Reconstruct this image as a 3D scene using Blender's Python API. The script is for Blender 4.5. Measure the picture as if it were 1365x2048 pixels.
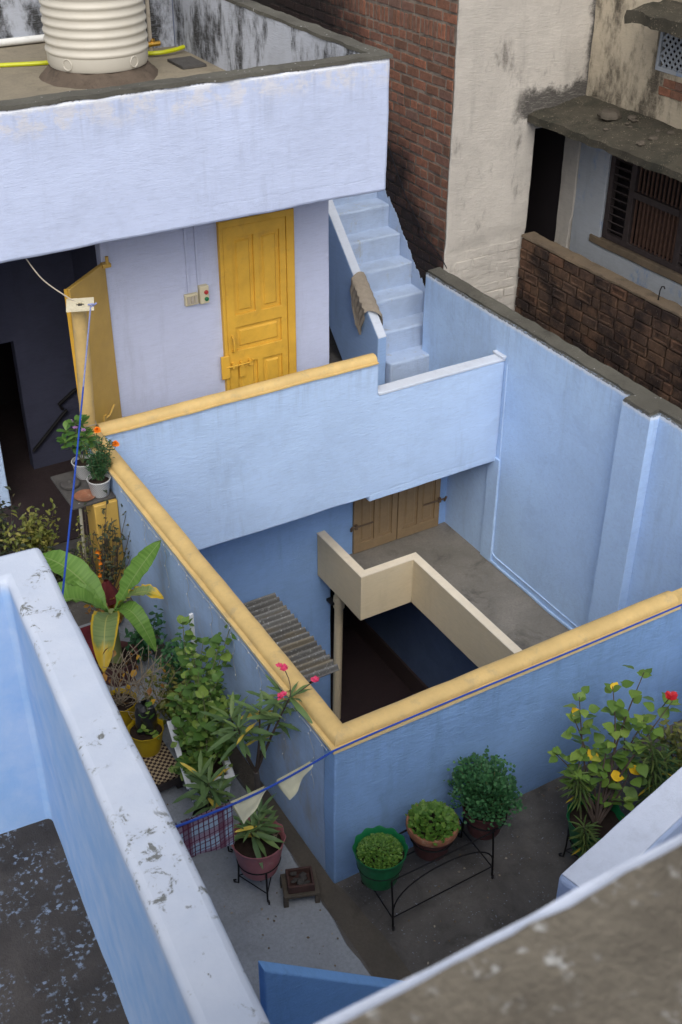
import bpy, math, random
from mathutils import Vector, Matrix, noise

random.seed(7)
for o in list(bpy.data.objects):
    bpy.data.objects.remove(o, do_unlink=True)
S = bpy.context.scene
COL = S.collection
V = Vector
R = math.radians
PI = math.pi

# ------------------------------------------------------------------ camera
cam_d = bpy.data.cameras.new('camera')
cam = bpy.data.objects.new('camera', cam_d)
COL.objects.link(cam)
S.camera = cam
cam_d.sensor_fit = 'VERTICAL'
cam_d.sensor_height = 36.0
cam_d.lens = 2355.78 / 2048 * 36.0
cam_d.clip_start = 0.05
cam_d.clip_end = 2000
cam.matrix_world = Matrix((
    (0.86309577, 0.27716132, -0.42219344, -2.51),
    (-0.50501948, 0.48122839, -0.71650161, -4.32),
    (0.00458493, 0.83162542, 0.55531805, 6.23),
    (0, 0, 0, 1)))
cam_d.dof.use_dof = True
cam_d.dof.focus_distance = 9.0
cam_d.dof.aperture_fstop = 4.0

# ------------------------------------------------------------------ sky, sun, exposure
SUN_EL, SUN_AZ = 47, 206           # soft sun behind cloud
w = bpy.data.worlds.new('World')
S.world = w
w.use_nodes = True
wn = w.node_tree
bg = wn.nodes['Background']
sky = wn.nodes.new('ShaderNodeTexSky')
sky.sky_type = 'NISHITA'
sky.sun_disc = False
sky.sun_elevation = R(SUN_EL)
sky.sun_rotation = R(SUN_AZ)
sky.air_density = 1.0
sky.dust_density = 4.0
sky.ozone_density = 1.0
hs = wn.nodes.new('ShaderNodeHueSaturation')
hs.inputs['Saturation'].default_value = 0.30
wn.links.new(sky.outputs[0], hs.inputs['Color'])
wn.links.new(hs.outputs[0], bg.inputs[0])
bg.inputs[1].default_value = 0.10
sun_d = bpy.data.lights.new('sun', 'SUN')
sun = bpy.data.objects.new('sun', sun_d)
COL.objects.link(sun)
sun_d.energy = 1.0
sun_d.angle = R(60)
sun_d.color = (1.0, 0.96, 0.91)
sd = V((math.sin(R(SUN_AZ)) * math.cos(R(SUN_EL)), math.cos(R(SUN_AZ)) * math.cos(R(SUN_EL)), math.sin(R(SUN_EL))))
sun.rotation_euler = sd.to_track_quat('Z', 'Y').to_euler()
sun.location = (0, 0, 12)
S.view_settings.view_transform = 'Standard'
S.view_settings.look = 'None'
S.view_settings.gamma = 1.0
S.view_settings.use_curve_mapping = False
S.view_settings.exposure = 0.72


# ------------------------------------------------------------------ material helpers
class B:
    def __init__(s, name):
        s.m = bpy.data.materials.new(name)
        s.m.use_nodes = True
        s.t = s.m.node_tree
        s.t.nodes.clear()

    def n(s, k, **kw):
        x = s.t.nodes.new(k)
        for a, b in kw.items():
            setattr(x, a, b)
        return x

    def l(s, a, b):
        s.t.links.new(a, b)

    def put(s, sock, v):
        if hasattr(v, 'is_output'):
            s.l(v, sock)
        elif isinstance(v, (tuple, list)):
            sock.default_value = tuple(v) + ((1,) if len(v) == 3 and len(sock.default_value) == 4 else ())
        else:
            sock.default_value = v

    def pos(s):
        return s.n('ShaderNodeNewGeometry').outputs['Position']

    def gen(s):
        return s.n('ShaderNodeTexCoord').outputs['Generated']

    def obj(s):
        return s.n('ShaderNodeTexCoord').outputs['Object']

    def island(s):
        return s.n('ShaderNodeNewGeometry').outputs['Random Per Island']

    def orand(s):
        return s.n('ShaderNodeObjectInfo').outputs['Random']

    def map(s, vec, scale=(1, 1, 1), rot=(0, 0, 0), loc=(0, 0, 0)):
        x = s.n('ShaderNodeMapping')
        s.l(vec, x.inputs[0])
        x.inputs['Scale'].default_value = scale
        x.inputs['Rotation'].default_value = rot
        x.inputs['Location'].default_value = loc
        return x.outputs[0]

    def noise(s, vec, scale, detail=3, rough=.55, dist=0.0):
        x = s.n('ShaderNodeTexNoise')
        s.l(vec, x.inputs['Vector'])
        x.inputs['Scale'].default_value = scale
        x.inputs['Detail'].default_value = detail
        x.inputs['Roughness'].default_value = rough
        x.inputs['Distortion'].default_value = dist
        return x.outputs[0]

    def vor(s, vec, scale, feature='F1'):
        x = s.n('ShaderNodeTexVoronoi', feature=feature)
        s.l(vec, x.inputs['Vector'])
        x.inputs['Scale'].default_value = scale
        return x.outputs['Distance']

    def ramp(s, fac, stops):
        x = s.n('ShaderNodeValToRGB')
        e = x.color_ramp.elements
        while len(e) > 1:
            e.remove(e[-1])
        for i, (p, c) in enumerate(stops):
            if isinstance(c, (int, float)):
                c = (c, c, c)
            q = e[0] if i == 0 else e.new(p)
            q.position = p
            q.color = tuple(c) + (1,)
        s.l(fac, x.inputs[0])
        return x.outputs[0]

    def mix(s, fac, a, b, mode='MIX'):
        x = s.n('ShaderNodeMix', data_type='RGBA', blend_type=mode)
        s.put(x.inputs[0], fac)
        s.put(x.inputs[6], a)
        s.put(x.inputs[7], b)
        return x.outputs[2]

    def math(s, op, a, b=0.0, c=None):
        x = s.n('ShaderNodeMath', operation=op)
        s.put(x.inputs[0], a)
        s.put(x.inputs[1], b)
        if c is not None:
            s.put(x.inputs[2], c)
        return x.outputs[0]

    def sep(s, vec):
        x = s.n('ShaderNodeSeparateXYZ')
        s.l(vec, x.inputs[0])
        return x.outputs

    def step(s, v, lo, hi):
        x = s.n('ShaderNodeMapRange', interpolation_type='SMOOTHSTEP')
        s.put(x.inputs[0], v)
        x.inputs[1].default_value = lo
        x.inputs[2].default_value = hi
        return x.outputs[0]

    def bump(s, h, strength=.3, dist=.01, normal=None):
        x = s.n('ShaderNodeBump')
        s.l(h, x.inputs['Height'])
        x.inputs['Strength'].default_value = strength
        x.inputs['Distance'].default_value = dist
        if normal is not None:
            s.l(normal, x.inputs['Normal'])
        return x.outputs[0]

    def done(s, color, rough=.8, bump=None, metal=0.0, spec=.3, trans=0.0):
        p = s.n('ShaderNodeBsdfPrincipled')
        s.put(p.inputs['Base Color'], color)
        s.put(p.inputs['Roughness'], rough)
        s.put(p.inputs['Metallic'], metal)
        p.inputs['Specular IOR Level'].default_value = spec
        if bump is not None:
            s.l(bump, p.inputs['Normal'])
        o = s.n('ShaderNodeOutputMaterial')
        if trans > 0:
            t = s.n('ShaderNodeBsdfTranslucent')
            s.put(t.inputs['Color'], color)
            mx = s.n('ShaderNodeMixShader')
            mx.inputs[0].default_value = trans
            s.l(p.outputs[0], mx.inputs[1])
            s.l(t.outputs[0], mx.inputs[2])
            s.l(mx.outputs[0], o.inputs[0])
        else:
            s.l(p.outputs[0], o.inputs[0])
        return s.m


def tint(c, k):
    return tuple(min(1, x * k) for x in c)


def plaster(name, c, var=.10, patch=None, stain=None, ragged=None, topwear=None, stroke=(1, 1, 3.2), bstr=.35, rough=.85, skirt=None, grime=.34, soot=None, crack=None, drip=None):
    """lime-washed plaster: mottling, brush strokes; patch = bare spots; stain = dark marks; ragged = worn upper rim"""
    b = B(name)
    p = b.pos()
    m1 = b.noise(p, 1.3, 4, .6)
    m2 = b.noise(b.map(p, stroke), 9, 5, .65, .4)
    col = b.mix(b.ramp(m1, [(.3, 0), (.7, 1)]), tint(c, 1 - var), tint(c, 1 + var))
    col = b.mix(b.ramp(m2, [(.35, 0), (.7, .6)]), col, tint(c, 1 + var * 1.3))
    pt = b.math('MULTIPLY', b.step(b.noise(p, 1.15, 6, .62, .3), .505, .54), .38)
    col = b.mix(pt, col, tint(c, 1 + var * 1.6))
    pt2 = b.math('MULTIPLY', b.step(b.noise(b.map(p, (1, 1, 1), (0, 0, 0), (7, 3, 5)), 1.9, 6, .65, .3), .56, .62), .30)
    col = b.mix(pt2, col, tint(c, 1 - var * 1.5))
    sp = b.noise(p, 75, 2, .5)
    col = b.mix(b.ramp(sp, [(.70, 0), (.78, .35)]), col, tint(c, .72))
    if skirt:
        z, h, sc = skirt
        q = b.math('ADD', b.sep(p)[2], b.math('MULTIPLY', b.noise(p, 5, 5, .7), .22))
        col = b.mix(b.math('MULTIPLY', b.step(q, z + h, z), .85), col, sc)
    gr = b.step(b.noise(b.map(p, (2.2, 2.2, .35)), 2.0, 6, .7), .52, .78)
    col = b.mix(b.math('MULTIPLY', gr, grime), col, tint(c, .55))
    if drip:
        zt, ln = drip
        qz = b.sep(p)[2]
        dn = b.noise(b.map(p, (11, 11, .7)), 1.0, 5, .7)
        dk = b.math('MULTIPLY', b.step(b.math('ADD', qz, b.math('MULTIPLY', b.noise(b.map(p, (6, 6, .1)), 1.0, 3, .6), ln)), zt - ln * .6, zt + ln * .45), b.step(dn, .46, .66))
        col = b.mix(b.math('MULTIPLY', dk, .30), col, tint(c, .58))
    if patch:
        pc, z0, z1, amt = patch
        z = b.math('ADD', b.sep(p)[2], b.math('MULTIPLY', b.math('SUBTRACT', b.noise(p, 3.2, 5, .65), .5), amt))
        k = b.math('MULTIPLY', b.step(z, z0, z1), b.step(b.noise(p, 5.0, 6, .7), .45, .56))
        col = b.mix(k, col, pc)
    if stain:
        sc, scale, lo, hi = stain
        col = b.mix(b.step(b.noise(b.map(p, (1.2, 1.2, .55)), scale, 7, .72), lo, hi), col, sc)
    if soot:
        z0, z1, x0 = soot
        q3 = b.sep(p)
        nn = b.math('SUBTRACT', b.noise(p, 5, 6, .72), .5)
        zk = b.math('ADD', q3[2], b.math('MULTIPLY', nn, .5))
        k1 = b.math('MULTIPLY', b.step(zk, z1, z1 - .12), b.math('MULTIPLY', b.step(zk, z0 - .16, z0 - .06), b.step(b.math('ADD', q3[0], b.math('MULTIPLY', nn, .4)), x0, x0 + .2)))
        k2 = b.math('MULTIPLY', b.step(b.math('ADD', q3[0], b.math('MULTIPLY', nn, .25)), 6.36, 6.46), b.step(q3[2], 2.7, 2.9))
        col = b.mix(b.math('MULTIPLY', b.math('MAXIMUM', k1, k2), .9), col, (.035, .032, .03))
    if ragged:
        rc, z0, amp = ragged
        z = b.math('ADD', b.sep(p)[2], b.math('MULTIPLY', b.math('SUBTRACT', b.noise(p, 24, 5, .7), .5), amp))
        edge = b.step(z, z0 - .012, z0)
        white = b.step(z, z0 - .05, z0 - .02)
        col = b.mix(b.math('MULTIPLY', white, .75), col, (.82, .84, .88))
        col = b.mix(edge, col, rc)
    st2 = (stroke[0] * .55, stroke[1] * .55, stroke[2] * 1.5)
    h = b.mix(.30, b.noise(b.map(p, st2), 22, 6, .72, .5), b.noise(p, 110, 3, .7))
    streak = b.noise(b.map(p, st2), 15, 6, .75, .5)
    col = b.mix(b.ramp(streak, [(.34, .5), (.5, 0)]), col, tint(c, .86))
    col = b.mix(b.ramp(streak, [(.56, 0), (.72, .5)]), col, tint(c, 1.12))
    if crack:
        axis, base, amp, x0 = crack
        q4 = b.sep(p)
        line = b.math('ADD', base, b.math('MULTIPLY', b.math('SUBTRACT', b.noise(b.map(p, (1, 1, 0)), 1.6, 6, .6), .5), amp))
        dz = b.math('ABSOLUTE', b.math('SUBTRACT', q4[2], line))
        ck = b.math('MULTIPLY', b.step(dz, .013, .0), b.math('MULTIPLY', b.step(q4[0], x0, x0 + .2), b.step(b.noise(p, 2.3, 3, .5), .40, .52)))
        h = b.math('SUBTRACT', h, b.math('MULTIPLY', ck, .16))
        col = b.mix(b.math('MULTIPLY', ck, .14), col, tint(c, .7))
    n1 = b.bump(h, min(1, bstr * 2.4), .022)
    n2 = b.bump(b.noise(p, 5.5, 5, .62, .15), min(1, bstr * 1.2), .020, n1)
    return b.done(col, rough, n2, spec=.2)


def concrete(name, c, c2, stain=(.02, .018, .016), amt=.45, fleck=None, scale=1.0, bstr=.4, rough=.85, moss=None):
    b = B(name)
    p = b.pos()
    col = b.mix(b.ramp(b.noise(p, 1.6 * scale, 6, .65, .3), [(.32, 0), (.68, 1)]), c, c2)
    col = b.mix(b.math('MULTIPLY', b.step(b.noise(p, 3.3 * scale, 7, .7, .5), .5, .72), amt), col, stain)
    col = b.mix(b.ramp(b.noise(p, 45 * scale, 4, .7), [(.35, .4), (.6, 0)]), col, tint(c, .55))
    if moss:
        col = b.mix(b.math('MULTIPLY', b.step(b.noise(p, 2.2, 6, .7), .48, .66), .8), col, moss)
    if fleck:
        fc, fs, lo, hi = fleck
        k = b.math('MULTIPLY', b.step(b.noise(p, fs, 3, .6), lo, hi), b.step(b.noise(p, fs * .17, 3, .5), .45, .6))
        col = b.mix(k, col, fc)
    h = b.mix(.5, b.noise(p, 14 * scale, 6, .7), b.noise(p, 90 * scale, 3, .6))
    return b.done(col, rough, b.bump(h, bstr, .02), spec=.25)


def simple(name, c, rough=.5, var=.08, metal=0.0, spec=.4, bscale=60, bstr=.1, scale=6, dirt=None):
    b = B(name)
    p = b.pos()
    col = b.mix(b.ramp(b.noise(p, scale, 5, .65), [(.3, 0), (.7, 1)]), tint(c, 1 - var), tint(c, 1 + var))
    if dirt:
        col = b.mix(b.math('MULTIPLY', b.step(b.noise(p, scale * 1.7, 6, .7), .52, .72), dirt[1]), col, dirt[0])
    return b.done(col, rough, b.bump(b.noise(p, bscale, 4, .6), bstr, .01), metal, spec)


def leafmat(name, c1, c2, c3=None, rnd='obj', yel=None):
    b = B(name)
    r = b.orand() if rnd == 'obj' else b.island()
    stops = [(0, c1), (.6, c2)] + ([(.9, c3)] if c3 else [])
    if yel:
        stops = stops + [(.955, stops[-1][1]), (.965, yel), (1, yel)]
    col = b.ramp(r, stops)
    col = b.mix(b.ramp(b.noise(b.pos(), 30, 3, .6), [(.3, .25), (.7, 0)]), col, tint(c1, .5))
    return b.done(col, .45, b.bump(b.noise(b.pos(), 90, 2), .15, .004), spec=.35, trans=.22)


def brickmat(name, cols, soot, sc):
    b = B(name)
    p = b.pos()
    col = b.ramp(b.orand(), [(i / (len(cols) - 1) if len(cols) > 1 else 0, c) for i, c in enumerate(cols)])
    col = b.mix(b.ramp(b.noise(p, 22, 5, .7), [(.35, .55), (.65, 0)]), col, tint(cols[0], .45))
    col = b.mix(soot(b, p), col, sc)
    fl = b.step(b.noise(p, 70, 3, .6), .67, .72)
    col = b.mix(b.math('MULTIPLY', fl, .5), col, (.42, .38, .33))
    h = b.mix(.5, b.noise(p, 40, 5, .7), b.noise(p, 120, 3, .6))
    return b.done(col, .9, b.bump(h, .55, .012), spec=.15)


# ------------------------------------------------------------------ mesh helpers
class MB:
    def __init__(s):
        s.v = []
        s.f = []

    def add(s, vs, fs):
        k = len(s.v)
        s.v += [tuple(x) for x in vs]
        s.f += [tuple(i + k for i in q) for q in fs]
        return s

    def box(s, x0, x1, y0, y1, z0, z1, M=None):
        vs = [V((x, y, z)) for z in (z0, z1) for y in (y0, y1) for x in (x0, x1)]
        if M is not None:
            vs = [M @ q for q in vs]
        return s.add(vs, [(0, 2, 3, 1), (4, 5, 7, 6), (0, 1, 5, 4), (2, 6, 7, 3), (0, 4, 6, 2), (1, 3, 7, 5)])

    def tube(s, pts, r, n=8, cap=True):
        pts = [V(p) for p in pts]
        rs = r if isinstance(r, (list, tuple)) else [r] * len(pts)
        k = len(s.v)
        t0 = (pts[1] - pts[0]).normalized()
        u = t0.cross(V((0, 0, 1)) if abs(t0.z) < .9 else V((1, 0, 0))).normalized()
        for i, p in enumerate(pts):
            t = (pts[min(i + 1, len(pts) - 1)] - pts[max(i - 1, 0)])
            t = t.normalized() if t.length > 1e-9 else t0
            u = (u - t * u.dot(t)).normalized()
            q = t.cross(u)
            for j in range(n):
                a = 2 * PI * j / n
                s.v.append(tuple(p + (u * math.cos(a) + q * math.sin(a)) * rs[i]))
        for i in range(len(pts) - 1):
            for j in range(n):
                a, b2 = k + i * n + j, k + i * n + (j + 1) % n
                s.f.append((a, b2, b2 + n, a + n))
        if cap:
            s.f.append(tuple(k + j for j in range(n))[::-1])
            s.f.append(tuple(k + (len(pts) - 1) * n + j for j in range(n)))
        return s

    def lathe(s, prof, c=(0, 0, 0), n=32, mod=None, cap0=True, cap1=False):
        k = len(s.v)
        for i, (r, z) in enumerate(prof):
            for j in range(n):
                a = 2 * PI * j / n
                rr, dz = (r, 0) if mod is None else mod(i, a, r)
                s.v.append((c[0] + rr * math.cos(a), c[1] + rr * math.sin(a), c[2] + z + dz))
        for i in range(len(prof) - 1):
            for j in range(n):
                a, b2 = k + i * n + j, k + i * n + (j + 1) % n
                s.f.append((a, b2, b2 + n, a + n))
        if cap0:
            s.f.append(tuple(k + j for j in range(n))[::-1])
        if cap1:
            s.f.append(tuple(k + (len(prof) - 1) * n + j for j in range(n)))
        return s

    def prism(s, poly, axis, a, b2):
        """poly in the two other axes (cyclic order), extruded along axis from a to b2"""
        n = len(poly)
        def mk(p, q):
            if axis == 0: return (q, p[0], p[1])
            if axis == 1: return (p[0], q, p[1])
            return (p[0], p[1], q)
        vs = [mk(p, a) for p in poly] + [mk(p, b2) for p in poly]
        fs = [tuple(range(n))[::-1], tuple(range(n, 2 * n))] + [(i, (i + 1) % n, (i + 1) % n + n, i + n) for i in range(n)]
        return s.add(vs, fs)

    def sheet(s, fn, nu, nv, thick=0.0):
        k = len(s.v)
        for i in range(nu + 1):
            for j in range(nv + 1):
                s.v.append(tuple(fn(i / nu, j / nv)))
        for i in range(nu):
            for j in range(nv):
                a = k + i * (nv + 1) + j
                s.f.append((a, a + 1, a + nv + 2, a + nv + 1))
        return s


def refine(br, res):
    br = sorted(set(br))
    out = []
    for a, b2 in zip(br[:-1], br[1:]):
        n = max(1, int(round((b2 - a) / res)))
        out += [a + (b2 - a) * i / n for i in range(n)]
    return out + [br[-1]]


def vox(xs, ys, zs, test=None, res=.09, amp=.004, freq=2.2, seed=0.0, skip=()):
    """solid made of grid cells, outer faces only, surface slightly uneven"""
    xs, ys, zs = [refine(q, res if not isinstance(res, tuple) else res[i]) for i, q in enumerate((xs, ys, zs))]
    nx, ny, nz = len(xs) - 1, len(ys) - 1, len(zs) - 1
    fill = {}
    for i in range(nx):
        for j in range(ny):
            for k in range(nz):
                if test is None or test((xs[i] + xs[i + 1]) / 2, (ys[j] + ys[j + 1]) / 2, (zs[k] + zs[k + 1]) / 2):
                    fill[(i, j, k)] = 1
    mb = MB()
    idx = {}
    def vid(i, j, k):
        q = idx.get((i, j, k))
        if q is None:
            p = V((xs[i], ys[j], zs[k]))
            d = noise.noise_vector(p * freq + V((seed, seed, seed))) * amp + noise.noise_vector(p * freq * 3.7 + V((seed, 0, seed))) * amp * .45
            q = idx[(i, j, k)] = len(mb.v)
            mb.v.append(tuple(p + d))
        return q
    for (i, j, k) in fill:
        for dx, dy, dz, c in ((-1, 0, 0, ((0, 0, 0), (0, 0, 1), (0, 1, 1), (0, 1, 0))), (1, 0, 0, ((1, 0, 0), (1, 1, 0), (1, 1, 1), (1, 0, 1))),
                              (0, -1, 0, ((0, 0, 0), (1, 0, 0), (1, 0, 1), (0, 0, 1))), (0, 1, 0, ((0, 1, 0), (0, 1, 1), (1, 1, 1), (1, 1, 0))),
                              (0, 0, -1, ((0, 0, 0), (0, 1, 0), (1, 1, 0), (1, 0, 0))), (0, 0, 1, ((0, 0, 1), (1, 0, 1), (1, 1, 1), (0, 1, 1)))):
            if (i + dx, j + dy, k + dz) not in fill:
                mb.f.append(tuple(vid(i + a, j + b2, k + cc) for a, b2, cc in c))
    return mb


ORG = {}


def thing(name, label, cat, loc=(0, 0, 0), group=None, rz=0):
    o = bpy.data.objects.new(name, None)
    COL.objects.link(o)
    o.location = loc
    o.rotation_euler = (0, 0, rz)
    o.empty_display_size = .1
    o['label'] = label
    o['category'] = cat
    if group:
        o['group'] = group
    ORG[o.name] = V(loc)
    return o


def mesh(name, mb, m, smooth=40, org=(0, 0, 0)):
    me = bpy.data.meshes.new(name)
    ox, oy, oz = org
    me.from_pydata([(x - ox, y - oy, z - oz) for x, y, z in mb.v], [], mb.f)
    me.materials.append(m)
    if smooth:
        me.polygons.foreach_set('use_smooth', [True] * len(me.polygons))
        me.set_sharp_from_angle(angle=R(smooth))
    me.update()
    return me


def part(name, mb, m, parent, label=None, kind=None, bevel=0, smooth=40, local=False):
    """local: mesh already in the parent's own coordinates"""
    org = (0, 0, 0) if local else ORG[parent.name]
    o = bpy.data.objects.new(name, mesh(name, mb, m, smooth, org))
    COL.objects.link(o)
    o.parent = parent
    ORG[o.name] = V(org)
    if label:
        o['label'] = label
    if kind:
        o['kind'] = kind
    if bevel:
        bv = o.modifiers.new('bevel', 'BEVEL')
        bv.width = bevel
        bv.segments = 3
        bv.limit_method = 'ANGLE'
        bv.angle_limit = R(50)
    return o


def single(name, mb, m, label=None, cat=None, org=None, kind=None, bevel=0, smooth=40, group=None):
    org = V(org) if org is not None else V((0, 0, 0))
    o = bpy.data.objects.new(name, mesh(name, mb, m, smooth, org))
    COL.objects.link(o)
    o.location = org
    ORG[o.name] = org
    if label: o['label'] = label
    if cat: o['category'] = cat
    if kind: o['kind'] = kind
    if group: o['group'] = group
    if bevel:
        bv = o.modifiers.new('bevel', 'BEVEL')
        bv.width = bevel
        bv.segments = 3
        bv.limit_method = 'ANGLE'
        bv.angle_limit = R(50)
    return o


def inst(name, me, parent, M, label=None):
    """a piece that shares mesh data; M in world coordinates"""
    o = bpy.data.objects.new(name, me)
    COL.objects.link(o)
    o.parent = parent
    o.matrix_local = Matrix.Translation(-ORG[parent.name]) @ M
    if label: o['label'] = label
    return o


def rotz(c, a):
    return Matrix.Translation(V(c)) @ Matrix.Rotation(a, 4, 'Z')

# ------------------------------------------------------------------ materials
CREAM = (.60, .575, .56)
BLUE = (.50, .655, .90)  # one lime wash; each wall's light is put into its own tone below
M_fascia = plaster('blue_wash_fascia_skylit', (.50, .565, .75), .06, drip=(3.95, .45), stroke=(1, 1, 1.9), patch=((.60, .61, .68), 3.72, 3.88, .5), crack=(0, 3.0, .22, 1.1), ragged=((.12, .115, .10), 3.965, .05), bstr=.13)
M_lilac = plaster('blue_wash_lit_lilac', (.54, .58, .75), .04, bstr=.28)
M_blue = plaster('sky_blue_wash', BLUE, .07, bstr=.32, drip=(1.18, .35), crack=(0, -.27, .10, 2.7))
M_blue_front = plaster('blue_wash_front_shaded', (.27, .455, .79), .13, bstr=.42, drip=(1.18, .4), skirt=(0.0, .16, (.12, .15, .2)), stroke=(1, 1, 3.6))  # same wash made deeper: shade of the low front put into the colour
M_blue_boundary = plaster('sky_blue_wash_boundary', (.47, .645, .93), .08, drip=(1.25, .5), bstr=.34, ragged=((.10, .10, .09), 1.255, .05), stroke=(1, 2.6, 1.6))
M_blue_inner = plaster('shaded_court_blue_wash', (.27, .44, .76), .07, bstr=.3)  # court shade is put into this darker blue
M_steps = plaster('worn_step_wash', (.44, .54, .71), .09, stain=((.40, .40, .38), 3.0, .56, .72), bstr=.45)
M_stairpar = plaster('stair_parapet_wash', (.34, .50, .78), .05, bstr=.35)
M_blue_side = plaster('blue_wash_side_shaded', (.39, .54, .80), .09, drip=(1.18, .4), bstr=.42, stain=((.40, .43, .50), 2.0, .5, .75), skirt=(0.0, .16, (.12, .15, .2)), stroke=(1, 1, 3.6))  # same wash darkened for the shade low on the parapet side
M_white = plaster('white_wash', (.60, .65, .74), .04, bstr=.25)
M_ledge = plaster('whitewashed_ledge', (.62, .68, .82), .04, bstr=.25)
M_yellow = simple('ochre_yellow_paint', (.61, .43, .175), .65, .12, scale=5, bscale=26, bstr=.35, dirt=((.40, .31, .17), .6))
M_yellow_lip = simple('cream_yellow_lip_paint', (.72, .55, .28), .65, .1, scale=20, dirt=((.55, .5, .42), .6))
M_door = simple('mustard_door_paint', (.66, .375, .045), .5, .12, scale=4, bscale=40, bstr=.15, dirt=((.42, .24, .05), .4))
M_leaf_door = simple('mustard_door_edge_paint', (.52, .33, .075), .5, .1, scale=4, bscale=60, bstr=.15)
M_beige = plaster('beige_paint', (.62, .52, .35), .05, bstr=.18)
M_beige_top = plaster('beige_paint_rail', (.78, .68, .52), .05, bstr=.18)
M_beige_door = simple('tan_door_paint', (.27, .185, .10), .65, .1, scale=7, dirt=((.22, .15, .08), .5))
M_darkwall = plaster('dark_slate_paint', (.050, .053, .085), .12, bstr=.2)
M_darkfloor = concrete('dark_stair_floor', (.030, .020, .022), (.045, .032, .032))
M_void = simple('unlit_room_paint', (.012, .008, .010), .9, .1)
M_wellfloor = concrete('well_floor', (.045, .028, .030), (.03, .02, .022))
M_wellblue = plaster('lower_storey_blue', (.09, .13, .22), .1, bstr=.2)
M_concrete = concrete('terrace_concrete', (.15, .14, .13), (.055, .051, .05), amt=.6, fleck=((.26, .30, .38), 60, .62, .70))
M_screed = concrete('pale_screed', (.31, .335, .37), (.24, .255, .28), stain=(.15, .15, .15), amt=.4)
M_drain = concrete('drain_silt', (.11, .095, .078), (.075, .066, .055), amt=.5)
M_walk = concrete('walkway_concrete', (.26, .235, .20), (.17, .155, .13), stain=(.05, .045, .04), amt=.65, fleck=((.4, .4, .38), 70, .68, .73))
M_roof = concrete('roof_screed', (.30, .26, .19), (.22, .19, .145), amt=.3)
M_coping = concrete('coping_concrete', (.13, .125, .105), (.085, .08, .068), stain=(.025, .023, .02), amt=.6, fleck=((.55, .55, .55), 40, .66, .7))
M_brownpar = concrete('weathered_parapet_concrete', (.165, .145, .115), (.095, .083, .067), stain=(.045, .037, .03), amt=.6, fleck=((.34, .34, .33), 38, .55, .68), bstr=.7)
M_moss = concrete('mossy_roof', (.075, .066, .06), (.03, .027, .026), amt=.6, fleck=((.20, .25, .33), 34, .54, .66), bstr=.6)
M_oldwhite = plaster('soot_stained_whitewash', (.50, .53, .60), .08, stain=((.05, .05, .05), 2.3, .45, .62), bstr=.5)
M_nwhite = plaster('old_cream_whitewash', (.57, .53, .475), .10, stain=((.19, .17, .15), 2.6, .545, .74), bstr=.5, grime=.5, soot=(2.83, 3.10, 5.45))
M_nstain = plaster('peeling_cream_plaster', (.52, .45, .34), .14, stain=((.10, .085, .065), 1.7, .46, .62), bstr=.7)
M_nblue = plaster('chalky_pale_blue_wall', (.42, .45, .49), .08, stain=((.28, .36, .52), 3.5, .56, .66), bstr=.3)
M_slab = concrete('chajja_concrete', (.085, .075, .055), (.05, .045, .034), stain=(.02, .018, .014), amt=.75, moss=(.03, .03, .022), fleck=((.26, .22, .16), 60, .58, .66), bstr=.9)
M_mortar_dark = concrete('dark_mortar', (.17, .13, .09), (.10, .075, .055), scale=3, amt=.5)
M_wood = simple('dark_window_wood', (.040, .030, .030), .7, .25, scale=14)
M_shutter = simple('brown_shutter_wood', (.075, .040, .028), .75, .3, scale=18)
M_sill = concrete('tan_sill', (.20, .15, .10), (.14, .11, .08), scale=2)
M_iron = simple('black_iron', (.012, .011, .012), .55, .2, metal=.4)
M_rust = simple('rusty_iron', (.05, .03, .022), .8, .3)
M_tank = simple('cream_tank_plastic', (.52, .49, .425), .5, .03, scale=3, bstr=.03, dirt=((.5, .45, .36), .35))
M_hose = simple('lime_hose', (.50, .52, .01), .4, .05)
M_pvc = simple('aged_pvc', (.42, .37, .30), .5, .1, dirt=((.2, .16, .12), .5))
M_pvcwhite = simple('white_pvc', (.72, .72, .70), .5, .06, dirt=((.45, .43, .4), .4))
M_brass = simple('brass', (.65, .38, .08), .3, .1, metal=.9)
M_rope = simple('blue_rope', (.012, .06, .38), .6, .15, scale=60)
M_rope_pale = simple('faded_blue_rope', (.22, .25, .45), .7, .15, scale=60)
M_board = simple('speckled_board', (.62, .56, .40), .7, .1, scale=30, dirt=((.3, .25, .15), .5))
M_switch = simple('ivory_bakelite', (.58, .52, .36), .45, .06)
M_red = simple('red_button', (.40, .03, .03), .4)
M_green = simple('green_button', (.01, .14, .05), .4)
M_black = simple('black_plastic', (.012, .012, .014), .35, .1, spec=.6)
M_terracotta = simple('terracotta', (.24, .10, .055), .8, .2, scale=14, dirt=((.36, .26, .18), .6))
M_maroon = simple('maroon_clay', (.085, .030, .030), .7, .2, scale=10, dirt=((.14, .08, .06), .5))
M_greenpot = simple('green_plastic', (.008, .13, .045), .38, .1, scale=5)
M_pinkpot = simple('dusty_pink_plastic', (.34, .125, .135), .5, .1, scale=8, dirt=((.42, .28, .26), .5))
M_yellowpot = simple('yellow_plastic', (.46, .32, .01), .42, .1, scale=8, dirt=((.25, .18, .03), .5))
M_whitepot = None
M_whiteplastic = simple('white_plastic', (.68, .70, .72), .4, .05, dirt=((.42, .40, .36), .4))
M_soil = concrete('soil', (.030, .018, .014), (.05, .032, .024), scale=6, bstr=1.0, amt=.3)
M_stone = concrete('grey_stone', (.10, .095, .09), (.065, .06, .058), scale=3)
M_rubble = concrete('rubble', (.12, .10, .08), (.07, .06, .045), scale=4)
M_burlap = simple('burlap_cloth', (.30, .255, .20), .95, .12, scale=30, bscale=260, bstr=.5)
M_redcloth = simple('maroon_cloth', (.12, .012, .018), .8, .2, scale=20)
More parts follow.
